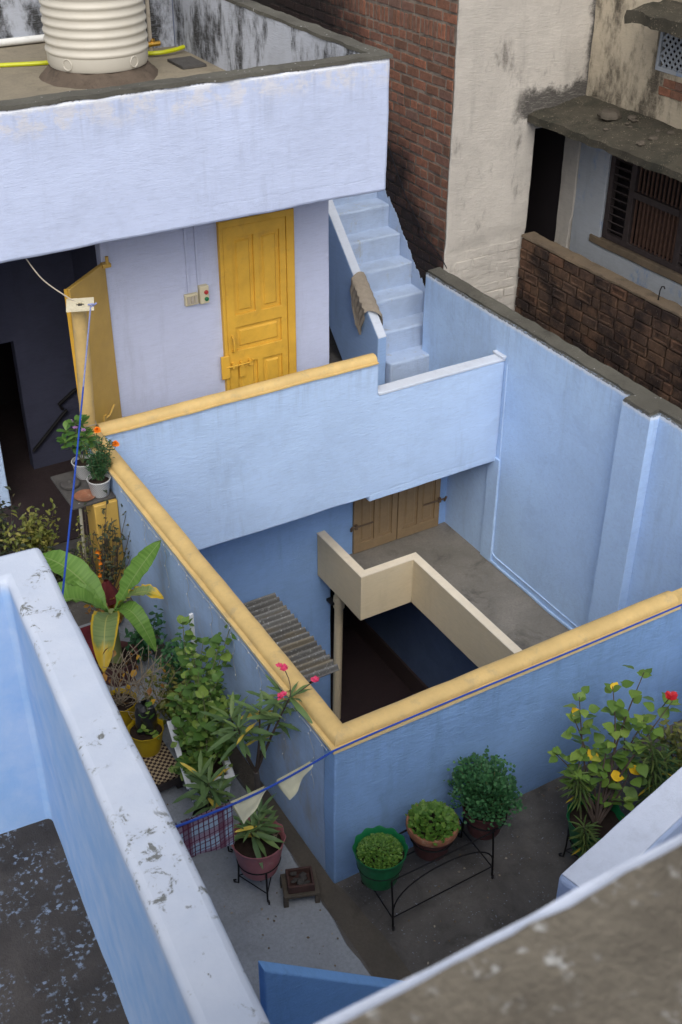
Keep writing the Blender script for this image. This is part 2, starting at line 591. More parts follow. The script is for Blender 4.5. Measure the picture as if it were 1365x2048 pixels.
M_flag = simple('pale_yellow_cloth', (.74, .72, .52), .9, .05, scale=20, bscale=200, bstr=.3)
M_twig = simple('dry_twig', (.22, .18, .13), .9, .2)
M_stem = simple('green_stem', (.10, .11, .05), .7, .2)
M_brownstem = simple('brown_stem', (.07, .05, .04), .8, .25)
M_bark = simple('grey_bark', (.11, .095, .085), .9, .2)
M_orange = simple('marigold_petal', (.85, .24, .01), .7, .15, scale=50)
M_pinkfl = simple('pink_petal', (.60, .045, .13), .6, .2, scale=50)
M_redfl = simple('red_petal', (.45, .012, .02), .6, .2, scale=50)
M_violet = simple('violet_petal', (.42, .22, .50), .6, .2, scale=50)

b = B('galvanised_sheet')
p = b.pos()
col = b.mix(b.ramp(b.noise(b.map(p, (.4, 3, 1)), 2.4, 5, .6), [(.35, 0), (.65, 1)]), (.13, .125, .115), (.26, .255, .24))
col = b.mix(b.math('MULTIPLY', b.step(b.noise(p, 42, 4, .65), .58, .66), .85), col, (.52, .52, .50))
col = b.mix(b.math('MULTIPLY', b.step(b.noise(b.map(p, (.3, 2.5, 1)), 3.3, 4, .6), .52, .62), .6), col, (.24, .185, .10))
vy = b.math('ABSOLUTE', b.math('SINE', b.math('MULTIPLY', b.sep(p)[1], PI / .083)))
col = b.mix(b.math('MULTIPLY', b.step(vy, .62, .15), .55), col, (.04, .037, .033))  # dark bands paint in the shading between ridges, along with valley grime
M_galv = b.done(col, .6, b.bump(b.noise(p, 60, 3), .2, .006), .25, .3)

b = B('plaid_cloth')
g = b.sep(b.obj())
u = b.math('FRACT', b.math('MULTIPLY', g[0], 30.0))
u2 = b.math('FRACT', b.math('MULTIPLY', b.math('ADD', g[0], .05), 4.4))
v = b.math('FRACT', b.math('MULTIPLY', b.math('ADD', g[2], b.math('MULTIPLY', g[0], .55)), 26.0))
v2 = b.math('FRACT', b.math('MULTIPLY', b.math('ADD', g[2], b.math('MULTIPLY', g[0], .55)), 8.0))
col = b.mix(b.math('MULTIPLY', b.math('GREATER_THAN', v2, .58), .6), (.27, .36, .47), (.20, .055, .085))
col = b.mix(b.math('MULTIPLY', b.math('GREATER_THAN', u2, .78), .7), col, (.10, .018, .04))
col = b.mix(b.math('GREATER_THAN', u, .78), col, (.075, .015, .04))
col = b.mix(b.math('MULTIPLY', b.math('GREATER_THAN', v, .8), .8), col, (.085, .02, .045))
M_plaid = b.done(col, .9, b.bump(b.noise(b.pos(), 160, 3), .25, .004), spec=.1)

b = B('checkered_mat')
ck = b.n('ShaderNodeTexChecker')
b.l(b.pos(), ck.inputs[0])
ck.inputs['Scale'].default_value = 46
ck.inputs[1].default_value = (.34, .26, .16, 1)
ck.inputs[2].default_value = (.035, .02, .018, 1)
M_check = b.done(ck.outputs[0], .8, spec=.2)

b = B('lattice_white_pot')
p = b.obj()
q = b.sep(p)
ang = b.math('ARCTAN2', q[1], q[0])
a1 = b.math('FRACT', b.math('ADD', b.math('MULTIPLY', ang, 5.1), b.math('MULTIPLY', q[2], 55.0)))
a2 = b.math('FRACT', b.math('SUBTRACT', b.math('MULTIPLY', ang, 5.1), b.math('MULTIPLY', q[2], 55.0)))
k = b.math('MULTIPLY', b.step(a1, .25, .4), b.step(a2, .25, .4))
M_whitepot = b.done(b.mix(k, (.70, .70, .68), (.34, .35, .37)), .5, b.bump(k, .6, .004))

# bricks: soot grows darker low down by the stair
def soot_wall(b, p):
    q = b.sep(p)
    zz = b.math('SUBTRACT', q[2], b.math('MULTIPLY', b.math('SUBTRACT', q[1], 5.6), .95))
    n = b.math('MULTIPLY', b.math('SUBTRACT', b.noise(p, 2.0, 6, .7), .5), 1.8)
    return b.math('MULTIPLY', b.step(b.math('ADD', zz, n), 1.9, .85), .95)
def soot_balcony(b, p):
    return b.math('MULTIPLY', b.step(b.noise(p, 2.6, 6, .7), .40, .60), .85)
M_brick = brickmat('red_brick', [(.17, .095, .066), (.30, .135, .084), (.22, .12, .085), (.34, .145, .088), (.20, .125, .098), (.28, .122, .08)], soot_wall, (.020, .016, .016))
M_brick_dark = brickmat('sooty_brick', [(.10, .062, .042), (.135, .078, .05), (.085, .055, .042), (.15, .078, .048)], soot_balcony, (.018, .014, .014))

b = B('mortar')
p = b.pos()
col = b.mix(b.ramp(b.noise(p, 5, 6, .7), [(.35, 0), (.65, 1)]), (.13, .105, .085), (.30, .25, .20))
col = b.mix(soot_wall(b, p), col, (.018, .015, .015))
M_mortar = b.done(col, .95, b.bump(b.noise(p, 60, 5, .7), .6, .015), spec=.15)

G_hib = leafmat('hibiscus_leaf', (0.096, 0.183, 0.034), (0.157, 0.271, 0.047), (0.246, 0.350, 0.068), yel=(0.966, 0.605, 0.027))
G_bush = leafmat('garden_leaf', (0.061, 0.136, 0.027), (0.105, 0.208, 0.041), (0.211, 0.303, 0.061))
G_ole = leafmat('oleander_leaf', (0.088, 0.159, 0.061), (0.131, 0.215, 0.074), (0.176, 0.255, 0.081), yel=(0.702, 0.526, 0.081))
G_fine = leafmat('fine_leaf', (0.088, 0.151, 0.047), (0.150, 0.223, 0.068), (0.211, 0.271, 0.081), 'isl', yel=(0.790, 0.573, 0.054))
G_coriander = leafmat('coriander_leaf', (0.030, 0.101, 0.041), (0.047, 0.155, 0.057), (0.074, 0.203, 0.074), 'isl')
G_micro = leafmat('seedling_leaf', (0.053, 0.136, 0.019), (0.096, 0.208, 0.030), (0.157, 0.271, 0.047), 'isl')
G_dark = leafmat('dusky_leaf', (0.030, 0.047, 0.030), (0.054, 0.068, 0.035), (0.115, 0.101, 0.047), 'isl')
G_olive = leafmat('olive_leaf', (0.105, 0.136, 0.027), (0.194, 0.208, 0.047), (0.299, 0.271, 0.068), 'isl')
G_marigold = leafmat('marigold_leaf', (0.027, 0.081, 0.034), (0.047, 0.121, 0.047), (0.074, 0.162, 0.054), 'isl')
G_peri = leafmat('periwinkle_leaf', (0.053, 0.136, 0.034), (0.088, 0.191, 0.041), (0.140, 0.255, 0.054))
G_dry = leafmat('dead_leaf', (0.216, 0.095, 0.027), (0.297, 0.135, 0.027), (0.540, 0.324, 0.027), 'isl')
b = B('banana_leaf')
at = b.n('ShaderNodeTexCoord').outputs['UV']
q = b.sep(at)
edge = b.math('ABSOLUTE', b.math('SUBTRACT', q[0], .5))
rib = b.noise(b.map(at, (.5, 34, 1)), 1.0, 2, .5)
col = b.mix(b.ramp(rib, [(.35, 0), (.65, 1)]), (.10, .21, .035), (.16, .30, .06))
col = b.mix(b.step(edge, .03, .012), col, (.22, .32, .10))
M_banana = b.done(col, .5, b.bump(rib, .45, .006), spec=.3, trans=.3)
b = B('yellowing_banana_leaf')
at = b.n('ShaderNodeTexCoord').outputs['UV']
q = b.sep(at)
edge = b.math('ABSOLUTE', b.math('SUBTRACT', q[0], .5))
rib = b.noise(b.map(at, (.5, 34, 1)), 1.0, 2, .5)
col = b.mix(b.ramp(rib, [(.35, 0), (.65, 1)]), (.13, .19, .06), (.19, .25, .085))
yel = b.math('MAXIMUM', b.step(b.math('ADD', edge, b.math('MULTIPLY', b.noise(at, 9, 3), .12)), .46, .51), b.step(b.math('ADD', q[1], b.math('MULTIPLY', b.noise(at, 6, 3), .25)), .86, .98))
col = b.mix(yel, col, (.50, .34, .02))
col = b.mix(b.step(edge, .03, .012), col, (.32, .33, .10))
M_banana_yellow = b.done(col, .45, b.bump(rib, .35, .006), spec=.4, trans=.2)

# ------------------------------------------------------------------ the setting
g = MB().box(-300, 300, -300, 300, -4.3, -4.2)
single('ground', g, M_wellfloor, kind='structure', smooth=0)

# terrace: slabs round the open court (court hole X .1..4.45, Y .1..4.2)
tf = vox([-3.2, -1.45, .06, 4.47, 7.5], [-3.55, .06, .95, 4.25, 8.6], [-.16, 0], lambda x, y, z: not (x > .06 and .06 < y < 4.25) and not (x > 4.47 and y > .06) and not (x < -1.45 and y < .95), res=(.3, .3, .2), amp=.004)
single('terrace_floor', tf, M_concrete, kind='structure')
# pale screed over the left strip, with a broken edge along the drain
def screed(u, v):
    y = -2.6 + 5.9 * v
    xr = -.14 + .018 * noise.noise(V((y * 6, 0, 0))) + .02 * noise.noise(V((y * 1.3, 3, 0)))
    if y < 0: xr += -.05 * min(1, -y) + .10 * max(0, -y - .5)
    x = -1.95 + (xr + 1.95) * u
    return (x, y, .024 + .004 * noise.noise(V((x * 2, y * 2, 1))))
sc = MB().sheet(screed, 24, 90)
n0 = len(sc.v)
for j in range(91):
    x, y, z = sc.v[24 * 91 + j]
    sc.v.append((x + .012, y, .001))
for j in range(90):
    sc.f.append((24 * 91 + j, 24 * 91 + j + 1, n0 + j + 1, n0 + j))
single('screed_path', sc, M_screed, kind='structure')
def silt(u, v):
    y = -1.5 + 4.8 * v
    w0, w1 = -.12, -.005
    if y < 0:
        w1 = .02 + .05 * math.sin(-y * 2.0) - .02 * noise.noise(V((y * 5, 2, 0)))
        w0 = -.13
    return (w0 + (w1 - w0) * u, y, .005 + .002 * u)
single('drain_channel', MB().sheet(silt, 6, 60), M_drain, kind='structure')

# lower storey
lw = vox([2.72, 3.38, 4.45], [.12, 4.12, 5.06], [-1.78, -1.66], lambda x, y, z: x > 3.38 or y > 4.12, res=(.15, .15, .2), amp=.004)
single('walkway_floor', lw, M_walk, kind='structure')
single('court_floor', vox([.1, 4.9], [.1, 6.6], [-4.12, -4.0], None, res=(.5, .5, .2)), M_wellfloor, kind='structure')

# roof terrace floor
single('roof_floor', vox([-3.2, 2.84], [4.3, 9.6], [2.9, 3.28], None, res=(.3, .3, .4), amp=.006), M_roof, kind='structure')
# near left sunken roof
single('mossy_floor', vox([-3.6, -1.42], [-3.6, 1.05], [.66, .8], None, res=(.15, .15, .2), amp=.01), M_moss, kind='structure')

# ------------------------------------------------------------------ blue house
H = thing('blue_house', 'pale blue painted house with yellow doors and flat roof above the open court', 'house', (1.4, 5.1, 0))
# front wall of the upper room, and its side
part('wall', vox([.60, 2.87], [5.06, 5.2], [0, 2.88], None, amp=.005), M_lilac, H, bevel=.012)
part('side_wall', vox([2.73, 2.865], [5.2, 9.5], [0, 2.88], None, res=.2, amp=.004), M_lilac, H)
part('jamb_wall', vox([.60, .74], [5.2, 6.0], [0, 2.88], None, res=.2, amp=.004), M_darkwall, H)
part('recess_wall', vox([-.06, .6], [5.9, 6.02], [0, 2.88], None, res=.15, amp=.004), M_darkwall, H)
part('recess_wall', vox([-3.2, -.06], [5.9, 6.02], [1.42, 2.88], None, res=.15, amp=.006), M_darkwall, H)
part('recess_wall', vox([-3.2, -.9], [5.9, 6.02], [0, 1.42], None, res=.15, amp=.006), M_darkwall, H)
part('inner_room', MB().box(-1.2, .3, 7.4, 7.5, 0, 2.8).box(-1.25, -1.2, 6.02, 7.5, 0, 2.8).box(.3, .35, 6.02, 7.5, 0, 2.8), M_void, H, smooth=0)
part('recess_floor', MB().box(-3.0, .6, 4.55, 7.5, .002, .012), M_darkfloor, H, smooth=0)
part('pier', vox([-1.6, -.46], [5.36, 5.88], [.013, 2.88], None, res=.12, amp=.005), M_blue, H, bevel=.012)
# roof slab edge: deep painted band with rounded lumpy lower rim
def fas(x, y, z):
    return y < 4.33 or x > 2.84
part('roof_parapet', vox([-3.2, 2.84, 2.965], [4.2, 4.33, 8.5], [2.85, 3.97], fas, res=.075, amp=.011, freq=1.7), M_fascia, H, bevel=.03)
part('coping', vox([-3.2, 2.82, 2.975], [4.19, 4.345, 8.5], [3.962, 3.992], fas, res=.06, amp=.012, freq=5), M_coping, H)
part('parapet_lining', vox([-3.2, 2.825, 2.838], [4.332, 4.345, 8.38], [3.28, 3.96], lambda x, y, z: y < 4.345 or x > 2.825, res=.12, amp=.002), M_oldwhite, H)
part('roof_back_wall', vox([2.18, 2.82], [8.4, 8.55], [3.28, 5.2], None, res=.12, amp=.01), M_oldwhite, H)
part('roof_back_wall', vox([-3.2, 2.18], [9.3, 9.45], [3.28, 5.6], None, res=.15, amp=.01), M_oldwhite, H)
part('roof_side_return', vox([2.18, 2.3], [8.55, 9.3], [3.28, 5.6], None, res=.2, amp=.01), M_oldwhite, H)
part('soffit', MB().box(-3.2, 2.84, 4.33, 9.4, 2.88, 2.899), M_lilac, H, smooth=0)
# floor band over the lower storey, and lower walls of the court
part('lower_wall', vox([.1, 2.88, 4.45], [5.06, 5.2], [-4.0, -1.9, -.3], lambda x, y, z: x < 2.88 or z > -1.9, res=.12, amp=.005), M_blue_inner, H)
part('floor_slab', vox([.1, 4.44], [4.33, 5.2], [-.3, -.17], None, res=(.4, .2, .2), amp=.003), M_blue_inner, H)
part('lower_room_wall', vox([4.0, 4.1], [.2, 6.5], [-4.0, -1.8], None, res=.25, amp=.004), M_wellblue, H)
part('baseboard', MB().box(3.965, 3.999, .25, 6.4, -4.0, -3.7), simple('brown_baseboard', (.05, .032, .03), .7), H)
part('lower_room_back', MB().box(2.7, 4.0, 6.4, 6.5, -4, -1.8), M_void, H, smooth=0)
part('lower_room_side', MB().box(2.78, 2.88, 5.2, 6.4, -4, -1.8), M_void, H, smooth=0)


def door_leaf(name, parent, x0, x1, z0, z1, yf, m, panels, depth=.035, label=None):
    """leaf facing -Y: stile and rail frame with raised panels as sub-parts; panels in fractions"""
    xs = sorted({x0, x1, *[q for p_ in panels for q in p_[:2]]})
    zs = sorted({z0, z1, *[q for p_ in panels for q in p_[2:]]})
    def solid(x, y, z):
        return not any(a < x < b2 and c < z < d for a, b2, c, d in panels)
    fr = vox(xs, [yf, yf + depth], zs, solid, res=5, amp=.0)
    d = part(name, fr, m, parent, label=label, bevel=.006)
    for a, b2, c, d2 in panels:
        q = MB()
        i = .035
        yb, yp = yf + .022, yf + .008
        q.add([(a, yb, c), (b2, yb, c), (b2, yb, d2), (a, yb, d2), (a + i, yb, c + i), (b2 - i, yb, c + i), (b2 - i, yb, d2 - i), (a + i, yb, d2 - i),
               (a + i + .014, yp, c + i + .014), (b2 - i - .014, yp, c + i + .014), (b2 - i - .014, yp, d2 - i - .014), (a + i + .014, yp, d2 - i - .014)],
              [(0, 1, 5, 4), (1, 2, 6, 5), (2, 3, 7, 6), (3, 0, 4, 7), (4, 5, 9, 8), (5, 6, 10, 9), (6, 7, 11, 10), (7, 4, 8, 11), (8, 9, 10, 11)])
        part('panel', q, m, d, smooth=0)
    return d


# mustard door of the upper room
part('door_frame', vox([1.70, 1.735, 2.385, 2.47], [5.015, 5.07], [0.0, 2.47, 2.53], lambda x, y, z: x < 1.735 or x > 2.385 or z > 2.47, res=4, amp=0), M_door, H, bevel=.006)
D = door_leaf('door', H, 1.738, 2.382, .01, 2.468, 5.024, M_door,
              [(1.83, 2.045, 1.60, 2.36), (2.105, 2.315, 1.60, 2.36), (1.83, 2.315, 1.235, 1.475), (1.83, 2.045, .12, 1.09), (2.105, 2.315, .12, 1.09)], label='mustard yellow panelled door, shut')
hd = [(1.785, 5.024, 1.40), (1.785, 4.985, 1.385), (1.785, 4.975, 1.32), (1.785, 4.985, 1.255), (1.785, 5.024, 1.24)]
part('handle', MB().tube(hd, .012, 8), M_door, D)
bo = MB().tube([(1.70, 4.99, 1.10), (1.98, 4.99, 1.10)], .008, 8)
for x in (1.77, 1.86, 1.95):
    bo.box(x - .012, x + .012, 4.985, 5.024, 1.075, 1.125)
bo.box(1.84, 1.90, 5.005, 5.024, .96, 1.09).tube([(1.955, 4.99, 1.10), (1.965, 4.965, 1.14)], .007, 6)
part('bolt', bo, M_door, D)
part('strike_plate', vox([1.645, 1.735], [4.99, 5.014], [.98, 1.22], None, res=3, amp=0), M_door, H, bevel=.008)

# open yellow leaf by the dark recess (swung outwards)
Mleaf = Matrix.Translation(V((.61, 5.05, 0))) @ Matrix.Rotation(math.atan2(-.40, -.46), 4, 'Z')
def tr(mb, M):
    mb.v = [tuple(M @ V(q)) for q in mb.v]
    return mb
OL = part('open_door_leaf', tr(vox([0, .61], [-.018, .018], [.03, 2.36], None, res=3, amp=0), Mleaf), M_leaf_door, H, label='yellow door leaf swung open beside the dark recess', bevel=.005)
part('hasp', tr(MB().tube([(.30, .018, .98), (.26, .045, 1.0), (.16, .045, 1.06)], .010, 6).box(.28, .33, .018, .03, .94, 1.02), Mleaf), M_leaf_door, OL)
part('edge_strip', tr(MB().box(.612, .628, -.026, .006, .03, 2.36), Mleaf), M_door, OL)
part('hinge_bracket', MB().box(.585, .66, 4.985, 5.055, 2.33, 2.365).tube([(.63, 5.0, 2.36), (.63, 5.0, 2.43)], .016, 8), M_leaf_door, H, bevel=.004)

# tan double door below
for x0, x1 in ((3.165, 3.745), (3.757, 4.335)):
    c = (x0 + x1) / 2
    dd = door_leaf('lower_door', H, x0, x1, -1.65, -.30, 5.022, M_beige_door, [(x0 + .07, c - .02, -1.53, -.42), (c + .02, x1 - .07, -1.53, -.42)])
    xb = x0 + .02 if x0 < 3.5 else x1 - .02
    s_ = -1 if x0 < 3.5 else 1
    lk = MB().tube([(xb - s_ * .22, 5.0, -1.27), (xb + s_ * .08, 5.0, -1.27)], .010, 8).box(xb - .015, xb + .015, 4.99, 5.022, -1.30, -1.24)
    lk.tube([(xb + s_ * .07, 5.0, -1.30), (xb + s_ * .07, 4.97, -1.23)], .014, 6)
    part('latch', lk, simple('brown_painted_iron', (.13, .085, .055), .7), dd)

# handrail in the recess
hr = MB().tube([(.62, 5.86, .84), (.44, 5.86, .79), (.27, 5.86, .68), (.30, 5.86, .62)], .018, 8)
hr.tube([(.34, 5.86, .60), (.28, 5.86, .55), (-.05, 5.86, .24)], .017, 8)
part('handrail', hr, M_iron, H)

# switch boards and conduits
sw = part('switch_box', vox([1.475, 1.565], [5.0, 5.055], [1.80, 1.97], None, res=2, amp=0), M_switch, H, bevel=.006)
for zb, mm in ((1.91, M_red), (1.845, M_green)):
    part('button', MB().tube([(1.535, 5.0, zb), (1.535, 4.988, zb), (1.535, 4.982, zb)], [.020, .020, .013], 14), mm, sw)
s2 = part('switch_box', vox([1.335, 1.465], [5.02, 5.055], [1.80, 1.91], None, res=2, amp=0), M_switch, H, bevel=.005)
for i in range(3):
    part('rocker', MB().box(1.352 + i * .036, 1.378 + i * .036, 5.008, 5.02, 1.82, 1.89), M_pvc, s2, smooth=0)
part('conduit', vox([1.375, 1.40], [5.044, 5.058], [1.912, 2.85], None, res=3, amp=0), M_lilac, H, bevel=.004)
part('conduit', vox([1.475, 1.50], [5.044, 5.058], [1.972, 2.85], None, res=3, amp=0), M_lilac, H, bevel=.004)

# ------------------------------------------------------------------ parapet round the open court
P = thing('court_parapet', 'blue parapet with rounded yellow coping around the open court', 'parapet', (0, 0, 0))
part('front_wall', vox([0, 4.448], [0, .13], [-.16, 1.195], None, amp=.006), M_blue_front, P, bevel=.012)
part('side_wall', vox([0, .13], [.131, 4.19], [-.16, 1.195], None, amp=.006), M_blue_side, P)
def backw(x, y, z):
    return (z < .84 or x < 2.92) and (z > -.30 or x > 2.84)
part('back_wall', vox([.131, 2.84, 2.92, 4.448], [4.2, 4.33], [-.36, -.30, .84, 1.195], backw, res=.08, amp=.008), M_blue, P, bevel=.015)
part('lower_side_wall', vox([.02, .13], [.131, 4.3], [-4.0, -.162], None, res=.25), M_blue_inner, P)
part('lower_front_wall', vox([.02, 4.44], [.02, .13], [-4.0, -.162], None, res=.25), M_blue_inner, P)
part('ledge', vox([2.925, 4.448], [4.19, 4.335], [.842, .872], None, res=.1, amp=.004), M_white, P, bevel=.008)
part('kerb', MB().box(4.40, 4.449, 4.18, 4.36, .874, .90), M_white, P, bevel=.006)


def roll(c0, c1, axis, side, far):
    """half-round coping: profile across the wall; side = +1 when the outer lip is at the low end"""
    prof = [(-.012, 0.0), (-.012, .012), (.012, .014)]
    for i in range(11):
        a = PI - PI * i / 10
        prof.append((.077 + .064 * math.cos(a), .022 + .050 * math.sin(a)))
    prof += [(.142, 0.0)]
    return prof


def sweep(path, prof, z, closed_ends=True):
    """path: list of (x, y, miterdir) rows already offset per profile value"""
    mb = MB()
    n = len(prof)
    for row in path:
        for (o, h), (x, y) in zip(prof, row):
            d = noise.noise(V((x * 3, y * 3, 0))) * .006 + noise.noise(V((x * 11, y * 11, o * 30))) * .003
            e_ = noise.noise(V((x * 7, y * 7, 9 + o * 20))) * .004
            mb.v.append((x + e_, y + e_, z + h + d))
    for i in range(len(path) - 1):
        for j in range(n - 1):
            a = i * n + j
            mb.f.append((a, a + 1, a + n + 1, a + n))
    mb.f.append(tuple(range(n)))
    mb.f.append(tuple(range((len(path) - 1) * n, len(path) * n))[::-1])
    return mb


prof = roll(0, 0, 0, 1, 0)
rows = []
for i in range(31):                                   # side run from the back corner to the front corner
    y = 4.20 - 4.20 * i / 31
    rows.append([(o, y) for o, h in prof])
rows.append([(o, o) for o, h in prof])                 # mitred front corner
for i in range(1, 22):
    x = 2.74 * i / 21
    rows.append([(max(o, x), o) if x < .16 else (x, o) for o, h in prof])
cp = part('coping', sweep(rows, prof, 1.197), M_yellow, P)
rows = []
for i in range(25):
    x = .143 + (2.905 - .143) * i / 24
    rows.append([(x, 4.188 + o) for o, h in prof])
part('coping', sweep(rows, prof, 1.197), M_yellow, P)
part('coping_stub', vox([2.742, 4.44], [-.01, .14], [1.197, 1.212], None, res=.2, amp=.002), M_yellow, P, bevel=.005)
lip = MB()
lip.box(-.016, -.0122, .0, 4.05, 1.188, 1.2085)
part('coping_lip', lip, M_yellow_lip, P, smooth=0)
part('coping_lip', MB().box(-.016, 2.74, -.016, -.0122, 1.188, 1.2085), M_yellow_lip, P, smooth=0)

# yellow pillar and stone shelf at the far end of the parapet
sp = thing('corner_shelf', 'thin stone shelf on a yellow pillar at end of blue parapet', 'shelf', (-.15, 3.7, 0))
part('pillar', vox([-.205, -.004], [3.52, 3.72], [0, .975], None, res=.12, amp=.004), M_leaf_door, sp, bevel=.01)
part('shelf_top', vox([-.37, -.004], [3.55, 4.10], [.977, 1.0], None, res=.1, amp=.003), M_stone, sp, bevel=.005)
part('rear_pillar', vox([-.10, -.004], [3.92, 4.12], [0, .975], None, res=.15, amp=.004), M_leaf_door, sp, bevel=.01)

# yellow pipe with a pale board on top
pp = thing('pipe_post', 'yellow painted pipe post topped by a pale speckled board', 'post', (.05, 4.10, 1.2))
part('pipe', MB().tube([(.055, 4.275, .0), (.055, 4.275, 1.2), (.045, 4.13, 1.9), (.03, 4.02, 2.49)][1:], [.062, .06, .058], 16), M_yellow, pp)
bd = vox([-.105, .105], [-.115, .115], [2.495, 2.507], lambda x, y, z: math.hypot(x, y) > .036, res=.015, amp=.001)
bd.v = [(.035 + x * math.cos(-.35) - y * math.sin(-.35), 3.985 + x * math.sin(-.35) + y * math.cos(-.35), z) for x, y, z in bd.v]
part('board', bd, M_board, pp, smooth=0)
part('pipe_mouth_shade', MB().lathe([(.040, 0), (.0, .001)], (.035, 3.985, 2.4935), 16, cap0=False), M_black, pp)  # black disc stands in for the shade inside the pipe
part('wire_tie', MB().tube([(.055 + .066 * math.cos(a), 4.25 + .066 * math.sin(a), 1.32 + .01 * math.sin(3 * a)) for a in [i * .35 for i in range(19)]], .004, 5), M_pvc, pp)

# ------------------------------------------------------------------ staircase
ST = thing('staircase', 'pale blue cement stairs climbing beside the brick wall', 'staircase', (4.2, 5.6, 0))
for i in range(10):
    y0 = 5.545 + .257 * i
    z1 = .335 + .262 * i
    x1 = 4.444 if i < 1 else (4.60 if y0 < 5.74 else 4.692)
    xw = 4.444 if y0 + .3 < 5.8 else 4.692
    mb = vox([3.935, xw], [y0, y0 + (.30 if i < 9 else 1.2)], [max(.0, z1 - (.335 if i == 0 else .5)), z1], None, res=.07, amp=.010, freq=2.6, seed=i * 3.1)
    part('step', mb, M_steps, ST, bevel=.022)
def stp(y0, y1, za, zb, zc, zd):
    return [(y0, za), (y1, zb), (y1, zd), (y0, zc)]
k_ = .262 / .257
poly = [(5.63, 0.0), (6.36, 0.0), (8.5, 2.14 * k_), (8.5, .64 + 2.87 * k_ * .97), (5.63, .64)]
sbox = MB().prism(poly, 0, 3.815, 3.925)
part('stair_parapet', sbox, M_stairpar, ST, bevel=.016, smooth=0)
tp = MB().prism([(5.632, .642), (8.5, .642 + 2.868 * k_ * .97), (8.5, .650 + 2.868 * k_ * .97), (5.632, .650)], 0, 3.818, 3.922)
part('parapet_top', tp, M_white, ST, smooth=0)
# ragged wash splashed on the bricks along the flight
rg = MB()
N = 420
for i in range(N + 1):
    y = 5.74 + 2.3 * i / N
    st = .335 + 1.0195 * (y - 5.545)
    top = st + .05 + .08 * noise.noise(V((y * 5, 1, 0))) + .05 * noise.noise(V((y * 23, 4, 0))) + .03 * noise.noise(V((y * 90, 4, 0)))
    rg.v += [(4.694, y, st - .8), (4.690, y, st - .8), (4.690, y, top), (4.694, y, top)]
for i in range(N):
    a = i * 4
    rg.f += [(a + 1, a + 5, a + 6, a + 2), (a + 2, a + 6, a + 7, a + 3)]
part('wash_splash', rg, M_steps, ST, smooth=0)

# ------------------------------------------------------------------ boundary wall on the right
BW = thing('boundary_wall', 'pale blue boundary wall with crumbling grey concrete top and one pilaster', 'wall', (4.5, 2, 0))
part('wall', vox([4.45, 4.66], [-3.4, 5.7], [-4.0, 1.262], None, res=(.2, .085, .085), amp=.006), M_blue_boundary, BW, bevel=.01)
part('pilaster', vox([4.345, 4.4495], [2.03, 2.40], [-1.66, 1.262], None, res=.08, amp=.006), M_blue_boundary, BW, bevel=.006)
part('coping', vox([4.35, 4.468, 4.64], [-3.4, 2.05, 2.38, 5.695], [1.256, 1.285], lambda x, y, z: x > 4.468 or 2.05 < y < 2.38, res=.055, amp=.013, freq=6), M_coping, BW)
cd = MB().tube([(4.444, 4.155, .82), (4.444, 4.12, -1.52), (4.444, 4.06, -1.55), (4.444, .3, -1.55)], .008, 6)
part('conduit', cd, M_blue, BW)
part('skirting', vox([4.425, 4.4495], [.14, 4.18], [-1.66, -1.62], None, res=.1, amp=.008), M_blue_boundary, BW, bevel=.02)
part('plaster_pier', vox([4.425, 4.4495], [4.12, 4.32], [-1.66, -.30], None, res=.1, amp=.01), M_blue_boundary, BW, bevel=.01)

# ------------------------------------------------------------------ beige gallery parapet in the court
GP = thing('gallery_parapet', 'beige stepped parapet edging the lower walkway in the court', 'parapet', (3.3, 4.1, -1.66))
def gp(x, y, z):
    return (2.71 < x < 2.80 and y > 4.11) or (4.11 < y < 4.20 and x < 3.45) or (x > 3.36 and y < 4.20)
part('wall', vox([2.71, 2.80, 3.36, 3.45], [.132, 4.11, 4.20, 5.058], [-1.80, -1.225], gp, res=.12, amp=.003), M_beige, GP, bevel=.008)
part('rail_top', vox([2.706, 2.804, 3.356, 3.454], [.132, 4.106, 4.204, 5.058], [-1.223, -1.212], lambda x, y, z: (2.706 < x < 2.804 and y > 4.106) or (4.106 < y < 4.204 and x < 3.454) or (x > 3.356 and y < 4.204), res=.2, amp=.001), M_beige_top, GP)

# corrugated awning in the court
AW = thing('awning', 'rusty corrugated metal awning sheet fixed over the dark court', 'awning', (1.2, 4.0, -1.55))
def corr(u, v):
    y = 3.28 + 1.42 * v
    x = .14 + (1.97 + .012 * noise.noise(V((y * 9, 0, 0))) - .14) * u
    return (x, y, -1.53 + .027 * math.sin(2 * PI * y / .083) + .012 * noise.noise(V((x * 3, y * 3, 0))))
part('sheet', MB().sheet(corr, 14, 170), M_galv, AW)
part('support', MB().tube([(1.75, 3.33, -1.58), (1.55, 3.33, -1.62), (.14, 3.33, -2.1)], .018, 6), M_iron, AW)
part('support', MB().tube([(1.75, 4.60, -1.58), (.14, 4.60, -2.1)], .018, 6), M_iron, AW)

# drain pipe
DP = thing('drain_pipe', 'beige drain pipe with collar rising from the dark court', 'pipe', (2.93, 4.94, -4))
part('pipe', MB().tube([(2.90, 4.94, -4.0), (2.93, 4.94, -1.82)], .052, 14), M_beige, DP)
part('collar', MB().lathe([(.054, -.09), (.066, -.08), (.07, 0), (.066, .07), (.054, .08)], (2.927, 4.94, -2.18), 16), M_beige, DP)
part('bracket', MB().box(2.82, 2.88, 4.93, 5.05, -2.20, -2.17), M_iron, DP, smooth=0)
# brown hanging thing in the dark lower room

